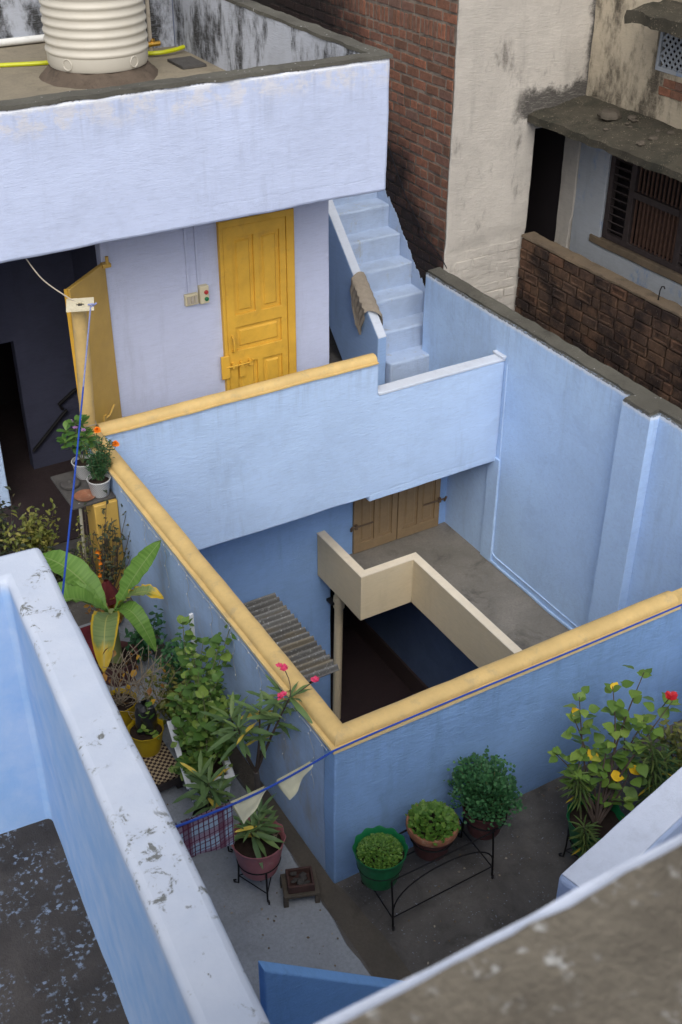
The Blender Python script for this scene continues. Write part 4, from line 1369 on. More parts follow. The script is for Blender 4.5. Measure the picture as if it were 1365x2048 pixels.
part('thread', MB().tube([(-.235, 3.48, .60), (-.232, 3.46, .30)], .003, 4), M_twig, GL)
for c, l_ in (((-.32, 3.64), 'pale upright cane stake beside the yellow pillar'),):
    single('cane_stake', MB().tube([(c[0], c[1], .0), (c[0] + .02, c[1] - .06, 1.0)], .014, 8), simple('pale_cane', (.36, .34, .27), .8), l_, 'stake', (c[0], c[1], 0))
single('white_stake', MB().box(-.014, .014, -.01, .01, 0, .98, rotz((-.10, 1.86, 0), .1)), M_whiteplastic, 'flat white plastic stake standing against blue parapet side', 'stake', (-.10, 1.86, 0))

# ------------------------------------------------------------------ pots and plants
RP_ = random.Random(21)


def leaf_mesh(kind, m):
    """one leaf along +Y, length 1, lying near XY with a fold and a droop"""
    mb = MB()
    if kind == 'oval':
        prof, n, droop, fold, w = [0.02, .24, .36, .40, .34, .20, .0], 6, .22, .10, 1.0
    elif kind == 'heart':
        prof, n, droop, fold, w = [.05, .36, .43, .40, .30, .16, .0], 6, .20, .12, 1.0
    elif kind == 'lance':
        prof, n, droop, fold, w = [.02, .055, .075, .08, .072, .05, .0], 6, .22, .25, 1.0
    elif kind == 'spoon':
        prof, n, droop, fold, w = [.03, .08, .16, .22, .24, .18, .0], 6, .25, .12, 1.0
    for i in range(n + 1):
        t = i / n
        z = -droop * t * t
        x = prof[i] * w
        wob = .02 * math.sin(i * 2.1)
        mb.v += [(-x, t, z + fold * x + wob), (0, t, z), (x, t, z + fold * x - wob)]
    for i in range(n):
        a = i * 3
        mb.f += [(a, a + 1, a + 4, a + 3), (a + 1, a + 2, a + 5, a + 4)]
    return mesh('leaf', mb, m, 60)


def frame(pos, d, L, roll=0.0, up=V((0, 0, 1))):
    d = V(d).normalized()
    x = d.cross(up)
    x = x.normalized() if x.length > 1e-4 else V((1, 0, 0))
    z = x.cross(d)
    M = Matrix((x, d, z)).transposed().to_4x4()
    return Matrix.Translation(V(pos)) @ M @ Matrix.Rotation(roll, 4, 'Y') @ Matrix.Scale(L, 4)


def path(a, b2, bend=.1, n=8, sag=0):
    a, b2 = V(a), V(b2)
    o = V((RP_.uniform(-bend, bend), RP_.uniform(-bend, bend), 0))
    return [a + (b2 - a) * t + o * math.sin(PI * t) + V((0, 0, sag * math.sin(PI * t))) for t in [i / n for i in range(n + 1)]]


def along(pts, t):
    f = t * (len(pts) - 1)
    i = min(int(f), len(pts) - 2)
    return pts[i] + (pts[i + 1] - pts[i]) * (f - i), (pts[i + 1] - pts[i]).normalized()


def leaves_on(parent, meshes, pts, n, t0, L, spread=.9, up=.25, jit=.3, tipwhorl=0, pet=0.0):
    for i in range(n):
        t = t0 + (1 - t0) * (i + .5) / n
        p_, tg = along(pts, t)
        a = i * 2.4 + RP_.uniform(-.4, .4)
        d = V((math.cos(a), math.sin(a), 0)) * spread + tg * (1 - spread) + V((0, 0, up + RP_.uniform(-jit, jit)))
        inst('leaf', RP_.choice(meshes), parent, frame(p_ + d.normalized() * pet * RP_.uniform(.1, 1), d + V((RP_.uniform(-.3, .3), RP_.uniform(-.3, .3), 0)), L * RP_.uniform(.65, 1.15), RP_.uniform(-.5, .5)))
    for i in range(tipwhorl):
        p_, tg = along(pts, .97)
        a = i * 2.4
        d = V((math.cos(a), math.sin(a), 0)) * .7 + tg * .6 + V((0, 0, RP_.uniform(-.2, .4)))
        inst('leaf', RP_.choice(meshes), parent, frame(p_, d, L * RP_.uniform(.5, .9), RP_.uniform(-.4, .4)))


def quads(mb, c, d, L, w, up=V((0, 0, 1)), lobes=0):
    """a small cheap leaf: pointed six-corner blade, or a lobed one"""
    M = frame(c, d, L, RP_.uniform(-.7, .7), up)
    if lobes:
        pts = [(0, 0, 0), (-.30, .15, .05), (-.52, .45, .0), (-.30, .60, .06), (-.28, .92, 0), (0, .80, .05), (.28, .95, 0), (.32, .60, .06), (.52, .42, 0), (.28, .14, .05)]
        mb.add([M @ V((x * w, y, z)) for x, y, z in pts], [(0, 9, 8, 7), (0, 7, 6, 5), (0, 5, 4, 3), (0, 3, 2, 1)])
    else:
        pts = [(0, 0, 0), (-.5, .4, .12), (-.36, .75, .02), (0, 1, -.1), (.36, .75, .02), (.5, .4, .12), (0, .45, 0)]
        mb.add([M @ V((x * w, y, z)) for x, y, z in pts], [(0, 6, 1), (1, 6, 3, 2), (6, 5, 4, 3), (0, 5, 6)])


def scallop(n, ar, az, i0):
    return lambda i, a, r: (r * (1 + (ar * math.cos(n * a) if i >= i0 else 0)), (az * math.cos(n * a) if i >= i0 else 0))


def pot(parent, c, r, h, m, scal=None, soil=.035, taper=.70, rim=.012, n=48):
    """c: centre of the base"""
    pr_ = [(r * taper * .96, 0), (r * taper, .01), (r * .90, h * .72), (r * .94, h * .93), (r * 1.0, h), (r * .985, h + .006), (r * .93, h - .006), (r * .86, h * .72), (r * .82, h * .6)]
    o = part('pot', MB().lathe(pr_, c, n, scallop(scal, .024, .005, 3) if scal else None), m, parent)
    def so(u, v):
        a = 2 * PI * u
        q = r * .90 * v
        return (c[0] + q * math.cos(a), c[1] + q * math.sin(a), c[2] + h - soil + .012 * noise.noise(V((q * 20 * math.cos(a), q * 20 * math.sin(a), c[0] * 5))) - .006 * v)
    part('soil', MB().sheet(so, 28, 7), M_soil, parent)
    return o


def ring(c, r, rad=.006, n=32):
    return MB().tube([(c[0] + r * math.cos(2 * PI * i / n), c[1] + r * math.sin(2 * PI * i / n), c[2]) for i in range(n + 1)], rad, 6, cap=False)


def wire_stand(label, c, r, h, rot=0, nleg=3):
    t = thing('wire_stand', label, 'plant stand', (c[0], c[1], c[2]))
    part('ring', ring((c[0], c[1], c[2] + h), r), M_iron, t)
    for k in range(nleg):
        a = rot + 2 * PI * k / nleg
        e = V((math.cos(a), math.sin(a), 0))
        top, bot = V(c) + e * r + V((0, 0, h)), V(c) + e * r * 1.05 + V((0, 0, .006))
        pts = [top, V(c) + e * r * 1.0 + V((0, 0, h * .5)), bot, bot + e * .025 + V((0, 0, .004)), bot + e * .03 + V((0, 0, .022)), bot + e * .012 + V((0, 0, .026))]
        part('leg', MB().tube(pts, .006, 6), M_iron, t)
        b_ = rot + 2 * PI * (k + 1) / nleg
        e2 = V((math.cos(b_), math.sin(b_), 0))
        part('brace', MB().tube([V(c) + e * r * 1.02 + V((0, 0, h * .28)), V(c) + e2 * r * 1.02 + V((0, 0, h * .28))], .004, 5), M_iron, t)
    return t


# --- three-ring stand in front of the court parapet
TS = thing('triple_plant_stand', 'black iron stand with three rings holding a row of pots', 'plant stand', (.53, -.28, 0))
cs = [(.165, -.275), (.565, -.255), (.955, -.285)]
for c in cs:
    part('ring', ring((c[0], c[1], .40), .138), M_iron, TS)
feet = [(.15, -.47), (.92, -.46), (.17, -.11), (.93, -.10)]
for x, y in feet:
    s_ = 1 if y < -.3 else -1
    part('leg', MB().tube([(x, y + s_ * .035, .40), (x, y + s_ * .012, .2), (x, y, .012), (x - .01, y - s_ * .02, .008), (x - .012, y - s_ * .028, .022), (x, y - s_ * .015, .028)], .0065, 6), M_iron, TS)
for a, b2 in ((0, 1), (2, 3), (0, 2), (1, 3)):
    A, B2 = feet[a], feet[b2]
    part('stretcher', MB().tube([(A[0], A[1] + .01, .085), (B2[0], B2[1] + .01, .085)], .005, 6), M_iron, TS)
for y in (-.462, -.118):
    part('arch', MB().tube([(.15 + .77 * (1 - math.cos(PI * i / 20)) / 2, y + .02 * math.sin(PI * i / 20), .07 + .27 * math.sin(PI * i / 20) ** .6) for i in range(21)], .005, 6), M_iron, TS)
    part('top_bar', MB().tube([(.15, y + (.03 if y < -.3 else -.03), .40), (.93, y + (.03 if y < -.3 else -.03), .40)], .005, 6), M_iron, TS)

G1 = thing('potted_seedlings', 'bright green scalloped pot of fine cress seedlings in iron stand', 'potted plant', (cs[0][0], cs[0][1], .30))
pot(G1, (cs[0][0], cs[0][1], .27), .168, .26, M_greenpot, 12, soil=.05, n=72)
f = MB()
for i in range(1700):
    a, q = RP_.uniform(0, 2 * PI), .132 * math.sqrt(RP_.random())
    h = .015 + .045 * (1 - (q / .14) ** 2) * RP_.uniform(.6, 1.2)
    quads(f, (cs[0][0] + q * math.cos(a), cs[0][1] + q * math.sin(a), .478 + h), (math.cos(a + RP_.uniform(-1.5, 1.5)), math.sin(a), RP_.uniform(-.1, .8)), RP_.uniform(.011, .020), .8)
part('foliage', f, G_micro, G1, kind='stuff', smooth=0)

G2 = thing('potted_coriander', 'terracotta pot crowded with low coriander, middle of the iron stand', 'potted plant', (cs[1][0], cs[1][1], .30))
c = (cs[1][0], cs[1][1], .27)
pr_ = [(.105, 0), (.11, .01), (.142, .18), (.145, .20)]
part('pot', MB().lathe(pr_, c, 40), M_maroon, G2)
part('rim', MB().lathe([(.145, .195), (.165, .20), (.170, .235), (.165, .252), (.148, .250), (.14, .21)], c, 40, cap0=False), M_terracotta, G2)
part('soil', MB().lathe([(.15, .225), (.08, .235), (.0, .236)], c, 24, cap0=False), M_soil, G2)
f = MB()
for i in range(620):
    a, q = RP_.uniform(0, 2 * PI), .142 * math.sqrt(RP_.random())
    if RP_.random() < .06: q *= 1.25
    h = .0 + .06 * (1 - min(1, q / .15) ** 2) * RP_.uniform(.5, 1.3)
    quads(f, (c[0] + q * math.cos(a), c[1] + q * math.sin(a), .515 + h), (math.cos(a + RP_.uniform(-1.2, 1.2)), math.sin(a), RP_.uniform(-.2, .8)), RP_.uniform(.022, .036), .95, lobes=1)
part('foliage', f, G_micro, G2, kind='stuff', smooth=0)

G3 = thing('potted_coriander', 'tall bushy coriander mounding over its pot at iron stand end', 'potted plant', (cs[2][0], cs[2][1], .30))
c = (cs[2][0], cs[2][1], .27)
pot(G3, c, .155, .22, M_maroon, soil=.02)
f, st = MB(), MB()
for i in range(2600):
    a, e = RP_.uniform(0, 2 * PI), math.asin(RP_.uniform(-.25, 1))
    k = RP_.random() ** .35
    bumpy = 1 + (.25 if RP_.random() < .08 else 0) + .38 * noise.noise(V((math.cos(a) * 2.2, math.sin(a) * 2.2, e * 2.2)))
    lob = 1 + .18 * math.cos(a - .6) - .16 * math.cos(2 * a + .4)
    p_ = V((c[0] + .218 * lob * k * bumpy * math.cos(e) * math.cos(a), c[1] + .02 + .208 * lob * k * bumpy * math.cos(e) * math.sin(a), .555 + (.17 + .05 * math.cos(a - 2.2)) * k * bumpy * math.sin(e)))
    d = (p_ - V((c[0], c[1], .52))).normalized() + V((RP_.uniform(-.8, .8), RP_.uniform(-.8, .8), RP_.uniform(-.5, .7)))
    quads(f, p_, d, RP_.uniform(.017, .030), 1.0, lobes=1)
    if i % 26 == 0:
        st.tube([V((c[0], c[1], .48)) + V((RP_.uniform(-.06, .06), RP_.uniform(-.06, .06), 0)), p_], .0018, 4)
part('stems', st, M_stem, G3)
part('foliage', f, G_coriander, G3, kind='stuff', smooth=0)

# --- dusty pink pot on its own stand
WS = wire_stand('black wire stand under dusty pink scalloped pot', (-.425, .215, .024), .135, .27, rot=.4)
PK = thing('potted_oleander', 'dusty pink scalloped pot with yellowing lance leaves on wire stand', 'potted plant', (-.425, .215, .2))
pot(PK, (-.425, .215, .21), .172, .27, M_pinkpot, 12, soil=.06, n=72)
lance = [leaf_mesh('lance', G_ole)]
st = MB()
for k in range(5):
    b0 = V((-.43 + RP_.uniform(-.03, .03), .22 + RP_.uniform(-.03, .03), .42))
    e = b0 + V((RP_.uniform(-.05, .05), RP_.uniform(-.04, .06), RP_.uniform(.10, .22)))
    pts = path(b0, e, .01, 5)
    st.tube(pts, .005, 5)
    leaves_on(PK, lance, pts, 7, .3, .19, .85, .15, .5, 4)
part('stem', st, M_stem, PK)
tw = MB()
for k in range(4):
    q = V((-.37 + .02 * k, .17 + .02 * k, .43))
    tw.tube([q, q + V((.03, -.02, .03)), q + V((.05, .01, .005)), q + V((.02, .04, .02))], .004, 5)
part('dry_twigs', tw, M_twig, PK)

# --- long white planter with leafy bush
WPm = rotz((-.40, 1.13, .024), math.atan2(-.12, .575))
def tub(dx, dy, z0, z1):
    return dx, dy, z0, z1
WP = thing('planter_box', 'long white plastic planter overflowing with a leafy green bush', 'potted plant', (-.40, 1.13, .024))
wt = vox([-.145, -.125, .125, .145], [-.31, -.29, .29, .31], [.22, .24, .40], lambda x, y, z: z < .24 or abs(x) > .125 or abs(y) > .29, res=.1, amp=.002)
wt.v = [tuple(WPm @ V((x * (1 - .12 * (.40 - z) / .18), y * (1 - .08 * (.40 - z) / .18), z))) for x, y, z in wt.v]
part('tub', wt, M_whiteplastic, WP, bevel=.01)
rm = vox([-.165, -.125, .125, .165], [-.33, -.29, .29, .33], [.401, .42], lambda x, y, z: abs(x) > .125 or abs(y) > .29, res=.1, amp=.001)
rm.v = [tuple(WPm @ V(q)) for q in rm.v]
part('rim', rm, M_whiteplastic, WP, bevel=.008)
sl_ = MB().sheet(lambda u, v: WPm @ V((-.124 + .248 * u, -.288 + .576 * v, .355 + .012 * noise.noise(V((u * 5, v * 9, 0))))), 8, 16)
part('soil', sl_, M_soil, WP)
for sx in (-1, 1):
    for sy in (-1, 1):
        q = [WPm @ V((sx * .11, sy * .26, .22)), WPm @ V((sx * .12, sy * .30, .02)), WPm @ V((sx * .12, sy * .33, .0)), WPm @ V((sx * .12, sy * .335, .02))]
        part('leg', MB().tube(q, .007, 6), M_iron, WP)
ov = [leaf_mesh('oval', G_bush), leaf_mesh('heart', G_bush)]
tips = [(-.22, 1.72, 1.06), (-.12, 1.62, .92), (.02, 1.42, 1.18), (-.10, 1.40, 1.02), (-.26, 1.50, .98), (-.30, 1.30, .95), (-.20, 1.20, .92), (-.34, 1.15, .88), (-.16, 1.05, .84),
        (-.40, 1.25, .80), (-.28, .98, .78), (-.44, 1.05, .70), (-.50, 1.22, .62), (-.52, .95, .52), (-.22, .90, .66), (-.58, 1.08, .38), (-.55, .84, .40), (-.35, 1.42, .85), (-.46, 1.38, .72)]
st = MB()
fb = MB()
G_bushs = leafmat('garden_leaf_small', (.055, .115, .022), (.10, .185, .036), (.20, .28, .06), 'isl')
for tpt in tips:
    loc = WPm @ V((RP_.uniform(-.08, .08), RP_.uniform(-.22, .22), .36))
    pts = path(loc, tpt, .05, 8, .04 if tpt[2] < .6 else 0)
    st.tube(pts, [.006 - .0004 * i for i in range(9)], 5)
    leaves_on(WP, ov, pts, 12, .28, .082, .9, .15, .4, 3, .04)
    for q in range(46):
        p_, tg = along(pts, RP_.uniform(.25, .98))
        quads(fb, p_ + V((RP_.uniform(-.06, .06), RP_.uniform(-.06, .06), RP_.uniform(-.07, .03))), (RP_.uniform(-1, 1), RP_.uniform(-1, 1), RP_.uniform(-.3, .7)), RP_.uniform(.03, .06), .8)
part('stem', st, M_stem, WP)
part('small_leaves', fb, G_bushs, WP, kind='stuff', smooth=0)

# --- oleander shrub with pink flowers by the wall
OL_ = thing('oleander_shrub', 'grey trunked oleander with long narrow leaves and pink flowers', 'shrub', (-.14, .80, 0))
lanc2 = [leaf_mesh('lance', G_ole)]
part('trunk', MB().tube([(-.14, .80, .0), (-.15, .77, .25), (-.19, .70, .50)], [.026, .024, .02], 8), M_bark, OL_)
st = MB()
for e, bend in (((-.04, .47, 1.28), .03), ((-.21, .56, 1.16), .02), ((-.34, .61, 1.04), .03), ((.0, .66, 1.16), .03), ((-.30, .80, .95), .02)):
    pts = path((-.19, .70, .49), e, bend, 8)
    st.tube(pts, [.012 - .001 * i for i in range(9)], 6)
    leaves_on(OL_, lanc2, pts, 11, .58, .22, .8, .1, .45, 6)
part('branch', st, M_brownstem, OL_)
# flowering twigs
for a, e in (((-.04, .47, 1.27), (-.03, .58, 1.42)), ((-.04, .47, 1.26), (.08, .38, 1.42)), ((-.05, .47, 1.24), (-.10, .47, 1.29))):
    part('twig', MB().tube(path(a, e, .02, 5), .003, 5), M_brownstem, OL_)
    for k in range(4):
        mb = MB()
        cc = V(e) + V((RP_.uniform(-.022, .022), RP_.uniform(-.022, .022), RP_.uniform(-.012, .022)))
        for j in range(5):
            aa = j * 2 * PI / 5 + k
            quads(mb, cc, (math.cos(aa), math.sin(aa), .5), .026, .85)
        part('flower', mb, M_pinkfl, OL_, smooth=0)
# lower dark plant on a curled stand
WS2 = wire_stand('black curled wire stand beside the long white planter', (-.56, .66, .024), .12, .20, rot=1.2)
DO = thing('potted_oleander', 'dark green lance leaved plant in small black pot near planter', 'potted plant', (-.53, .67, .2))
pot(DO, (-.56, .66, .16), .11, .16, M_black, soil=.03)
st = MB()
for k in range(4):
    b0 = V((-.56, .66, .29))
    e = V((-.50, .67, .56)) + V((RP_.uniform(-.08, .08), RP_.uniform(-.08, .08), RP_.uniform(-.06, .08)))
    pts = path(b0, e, .02, 6)
    st.tube(pts, .005, 5)
    leaves_on(DO, lanc2, pts, 9, .4, .20, .9, .0, .4, 4)
part('stem', st, M_stem, DO)
hl = [leaf_mesh('heart', G_hib)]

# --- yellow pots on the bench
for i, (cx, cy, lb) in enumerate(((-.625, 1.56, 'yellow scalloped pot holding a black plastic bag on the bench'), (-.68, 1.92, 'yellow scalloped pot with dead leaves beside banana plant'))):
    Y_ = thing('potted_cutting', lb, 'potted plant', (cx, cy, .175), 'yellow pots on the low bench')
    pot(Y_, (cx, cy, .176), .128, .20, M_yellowpot, 10, soil=.03, n=64)
    if i == 0:
        def bag(u, v):
            a = 2 * PI * u
            r = (.075 - .02 * v) * (1 + .16 * math.sin(a * 4 + v * 5) + .10 * noise.noise(V((math.cos(a) * 3, math.sin(a) * 3, v * 4)))) * (1 if v < .9 else .4)
            return (cx + .02 + r * math.cos(a), cy + .03 + r * math.sin(a), .33 + .26 * v)
        part('nursery_bag', MB().sheet(bag, 32, 14), M_black, Y_)
        st = MB()
        for e in ((cx - .03, cy - .05, .42), (cx + .04, cy - .08, .36), (cx + .02, cy - .02, .60)):
            pts = path((cx, cy, .37), e, .02, 4)
            st.tube(pts, .003, 4)
            leaves_on(Y_, ov, pts, 4, .4, .06, .9, .2)
        part('stem', st, M_stem, Y_)
    else:
        st, f = MB(), MB()
        for k in range(26):
            e = (cx + RP_.uniform(-.22, .34), cy + RP_.uniform(-.25, .25), RP_.uniform(.42, .85))
            st.tube(path((cx, cy, .34), e, .10, 7), .0028, 4)
            for q in range(2):
                quads(f, V(e) + V((RP_.uniform(-.12, .02), RP_.uniform(-.08, .08), -RP_.uniform(0, .22))), (RP_.uniform(-1, 1), RP_.uniform(-1, 1), -.6), RP_.uniform(.03, .07), .7)
        part('dry_stems', st, M_twig, Y_)
        part('dead_leaves', f, G_dry, Y_, kind='stuff', smooth=0)

# --- banana plant
BN = thing('banana_plant', 'young banana plant with broad leaves, one yellowing, between pots', 'plant', (-.47, 2.52, 0))
part('stem', MB().tube([(-.47, 2.55, 0), (-.47, 2.54, .35), (-.47, 2.52, .70)], [.055, .042, .03], 12), simple('banana_stem', (.16, .19, .07), .6, .15), BN)
pot(BN, (-.47, 2.55, .001), .17, .24, M_maroon, soil=.04)


def banana(tip, width, lift, m, label=None, twist=0.0, split=0.0):
    a, b2 = V((-.47, 2.52, .66)), V(tip)
    n, k = 22, 6
    hor = V((b2.x - a.x, b2.y - a.y, 0)).normalized()
    side0 = hor.cross(V((0, 0, 1)))
    me_ = MB()
    uv = []
    for i in range(n + 1):
        t = i / n
        p_ = a + (b2 - a) * t + V((0, 0, lift * math.sin(PI * min(1, t * .95)) ** 1.0))
        p2 = a + (b2 - a) * min(1, t + .03) + V((0, 0, lift * math.sin(PI * min(1, (t + .03) * .95))))
        tg = (p2 - p_).normalized() if (p2 - p_).length > 1e-6 else hor
        sd_ = (side0 - tg * side0.dot(tg)).normalized()
        nm = sd_.cross(tg)
        sd_, nm = sd_ * math.cos(twist * t) + nm * math.sin(twist * t), nm * math.cos(twist * t) - sd_ * math.sin(twist * t)
        env = 0 if t < .10 else math.sin(PI * min(1, (t - .10) / .90)) ** .55 * (1 - .18 * t)
        w_ = max(.010, width * env)
        for j in range(k + 1):
            s_ = -1 + 2 * j / k
            ed = .030 * noise.noise(V((t * 16, s_ * 2, tip[0] * 9))) * abs(s_)
            me_.v.append(tuple(p_ + sd_ * w_ * .88 * s_ * (1 + .13 * noise.noise(V((t * 22, s_, 5)))) + nm * (w_ * .38 * abs(s_) ** 1.3 * (1 if s_ > 0 else .8) + ed)))
            uv.append((j / k, t))
    for i in range(n):
        for j in range(k):
            q = i * (k + 1) + j
            me_.f.append((q, q + 1, q + k + 2, q + k + 1))
    o = part('leaf', me_, m, BN, label=label, smooth=0)
    for pl_ in o.data.polygons: pl_.use_smooth = True
    ul = o.data.uv_layers.new(name='UVMap')
    for lp_ in o.data.loops:
        ul.data[lp_.index].uv = uv[lp_.vertex_index]


banana((-.80, 3.10, .95), .135, .12, M_banana, twist=.3)
banana((-.97, 2.58, .84), .14, .14, M_banana, twist=-.2)
banana((-.93, 2.85, .70), .10, .18, M_banana, twist=.5)
banana((-.05, 2.47, 1.22), .10, .04, M_banana, twist=-.9)
banana((-.16, 2.22, .88), .075, .14, M_banana_yellow, twist=-.3)
banana((-.75, 1.96, .62), .125, .20, M_banana_yellow, 'banana leaf with yellow edges and tip', twist=.1)
banana((-.30, 2.12, .50), .09, .22, M_banana, twist=-.5)
banana((-.35, 2.36, .66), .05, .10, M_banana, twist=.2)

# --- scrubby plants in the left corner
def scrub(name, label, base, tips_, m_leaf, m_st, n, L, wid, group=None, potm=None, spread=.06):
    t = thing(name, label, 'plant', base, group)
    st, f = MB(), MB()
    for e in tips_:
        pts = path(base, e, .06, 8)
        st.tube(pts, [.006 - .0005 * i for i in range(9)], 5)
        for k in range(n):
            p_, tg = along(pts, RP_.uniform(.35, 1.0))
            p_ = p_ + V((RP_.uniform(-spread, spread), RP_.uniform(-spread, spread), RP_.uniform(-spread, spread)))
            quads(f, p_, (RP_.uniform(-1, 1), RP_.uniform(-1, 1), RP_.uniform(-.3, .9)), L * RP_.uniform(.6, 1.2), wid)
    if potm:
        pot(t, (base[0], base[1], .003), .14, .2, potm)
    part('stem', st, m_st, t)
    part('foliage', f, m_leaf, t, kind='stuff', smooth=0)
    return t
def cluster(c, r, h, n):
    return [(c[0] + RP_.uniform(-r, r), c[1] + RP_.uniform(-r, r), c[2] + RP_.uniform(-h, h)) for _ in range(n)]
scrub('leafy_shrub', 'yellow green small leaved shrub in front of the dark recess', (-.70, 4.05, .02), cluster((-.62, 4.02, .56), .22, .20, 18), G_olive, M_brownstem, 48, .062, .5, potm=M_maroon)
scrub('leafy_shrub', 'low bronze green shrub spreading under the yellow green one', (-.50, 3.75, .02), cluster((-.52, 3.70, .38), .28, .17, 18), G_dark, M_brownstem, 44, .058, .5)
scrub('leafy_shrub', 'purplish dark leaved plant against pale blue pier', (-.86, 4.22, .02), cluster((-.80, 4.20, .80), .13, .16, 9), G_dark, M_brownstem, 30, .06, .5)
scrub('leafy_shrub', 'low green plant with bright fresh leaves under dark shrubs', (-.72, 3.72, .02), cluster((-.74, 3.76, .32), .10, .06, 7), G_micro, M_stem, 24, .05, .5)
scrub('climbing_plant', 'thin sprawling plant with sparse dusky leaves before yellow pillar', (-.25, 3.42, .02), cluster((-.16, 3.40, .78), .10, .24, 13) + [(.0, 3.30, .80), (-.04, 3.22, .62), (-.28, 3.52, 1.02), (-.10, 3.46, 1.12), (.02, 3.38, .95)], G_dark, M_brownstem, 17, .048, .5, spread=.035)
scrub('climbing_plant', 'dusky climber wound around the pale cane stake', (-.33, 3.6, .02), [(-.30, 3.58, .95), (-.34, 3.60, .8), (-.27, 3.55, .7), (-.36, 3.56, .6)], G_olive, M_brownstem, 26, .042, .5, spread=.04)
scrub('leafy_shrub', 'rust coloured withered plant behind the banana plant', (-.35, 2.95, .02), cluster((-.38, 3.0, .35), .14, .12, 9), G_dry, M_twig, 10, .05, .6)
scrub('leafy_shrub', 'dense green plant between banana plant and blue parapet side', (-.18, 2.1, .02), cluster((-.16, 2.1, .42), .09, .16, 10), G_coriander, M_stem, 26, .06, .5)
scrub('leafy_shrub', 'yellow green low shrub filling the gap behind the yellow pots', (-.30, 1.85, .02), cluster((-.32, 1.85, .40), .12, .14, 9), G_olive, M_stem, 30, .06, .55)
scrub('leafy_shrub', 'fresh green shrub close to blue parapet beside the white stake', (-.14, 1.62, .02), cluster((-.14, 1.64, .55), .08, .16, 9), G_micro, M_stem, 30, .06, .6)
scrub('leafy_shrub', 'leafy green shrub beneath the upright banana leaf', (-.22, 2.62, .02), cluster((-.20, 2.60, .34), .12, .14, 9), G_coriander, M_stem, 30, .065, .5)
DG = thing('twig_bundle', 'tangle of bare pale twigs around the yellow pots', 'twigs', (-.6, 1.85, .176))
st = MB()
for k in range(34):
    a = V((-.55 + RP_.uniform(-.12, .12), 1.85 + RP_.uniform(-.15, .15), .36))
    e = a + V((RP_.uniform(-.30, .28), RP_.uniform(-.25, .25), RP_.uniform(.05, .42)))
    pts = path(a, e, .09, 8)
    st.tube(pts, .0024, 4)
    q, tg = along(pts, .6)
    st.tube([q, q + V((RP_.uniform(-.1, .1), RP_.uniform(-.1, .1), RP_.uniform(.0, .12)))], .0018, 4)
part('twigs', st, M_twig, DG, kind='stuff')

# --- white lattice pots on the shelf
sp_l = [leaf_mesh('spoon', G_peri)]
def white_pot(label, cx, cy):
    t = thing('shelf_potted_plant', label, 'potted plant', (cx, cy, 1.0), 'white lattice pots on the corner shelf')
    r, h = .095, .15
    pr_ = [(r * .70, 0), (r * .74, .006), (r * .97, h * .92), (r * 1.02, h * .95), (r * 1.02, h), (r * .95, h), (r * .90, h * .75)]
    o = part('pot', MB().lathe([(q, z + 1.0015) for q, z in pr_], (cx, cy, 0), 40), M_whitepot, t)
    part('soil', MB().lathe([(r * .93, 1.12), (r * .5, 1.127), (0, 1.128)], (cx, cy, 0), 20, cap0=False), M_soil, t)
    return t
W1 = white_pot('white lattice pot of periwinkle with violet flowers on corner shelf', -.115, 3.965)
st = MB()
for e in ((-.20, 4.05, 1.42), (-.12, 4.02, 1.50), (-.05, 4.05, 1.45), (-.24, 3.98, 1.36), (-.06, 3.94, 1.38)):
    pts = path((-.115, 3.965, 1.12), e, .02, 6)
    st.tube(pts, .004, 5)
    leaves_on(W1, sp_l, pts, 9, .45, .115, .9, .25, .25, 5)
part('stem', st, M_stem, W1)
for e in ((-.15, 4.03, 1.50), (-.07, 3.98, 1.42), (-.13, 4.0, 1.45)):
    mb = MB()
    for j in range(5):
        a = j * 2 * PI / 5
        quads(mb, e, (math.cos(a), math.sin(a), .25), .026, 1.0)
    part('flower', mb, M_violet, W1, smooth=0)
W2 = white_pot('white lattice pot of marigold with two orange blooms on corner shelf', -.10, 3.64)
st, f = MB(), MB()
for k in range(22):
    e = (-.07 + RP_.uniform(-.10, .10), 3.66 + RP_.uniform(-.10, .10), RP_.uniform(1.26, 1.52))
    pts = path((-.10, 3.64, 1.12), e, .03, 6)
    st.tube(pts, .003, 4)
    for q in range(80):
        p_, tg = along(pts, RP_.uniform(.2, 1))
        quads(f, p_ + V((RP_.uniform(-.02, .02), RP_.uniform(-.02, .02), 0)), (RP_.uniform(-1, 1), RP_.uniform(-1, 1), RP_.uniform(-.4, .8)), RP_.uniform(.025, .045), .28)
for e in ((-.062, 3.64, 1.585), (.055, 3.58, 1.455)):
    st.tube([(-.06, 3.65, 1.40), V(e) - V((.01, -.01, .05)), e], .0035, 5)
    mb = MB()
    for k in range(5):
        for j in range(13):
            a = j * 2 * PI / 13 + k * .3
            quads(mb, V(e) + V((0, 0, .004 * k)), (math.cos(a), math.sin(a), -.15 + .42 * k), .036 - .005 * k, .55)
    part('bloom', mb, M_orange, W2, smooth=0)
part('stem', st, M_stem, W2)
part('foliage', f, G_marigold, W2, kind='stuff', smooth=0)

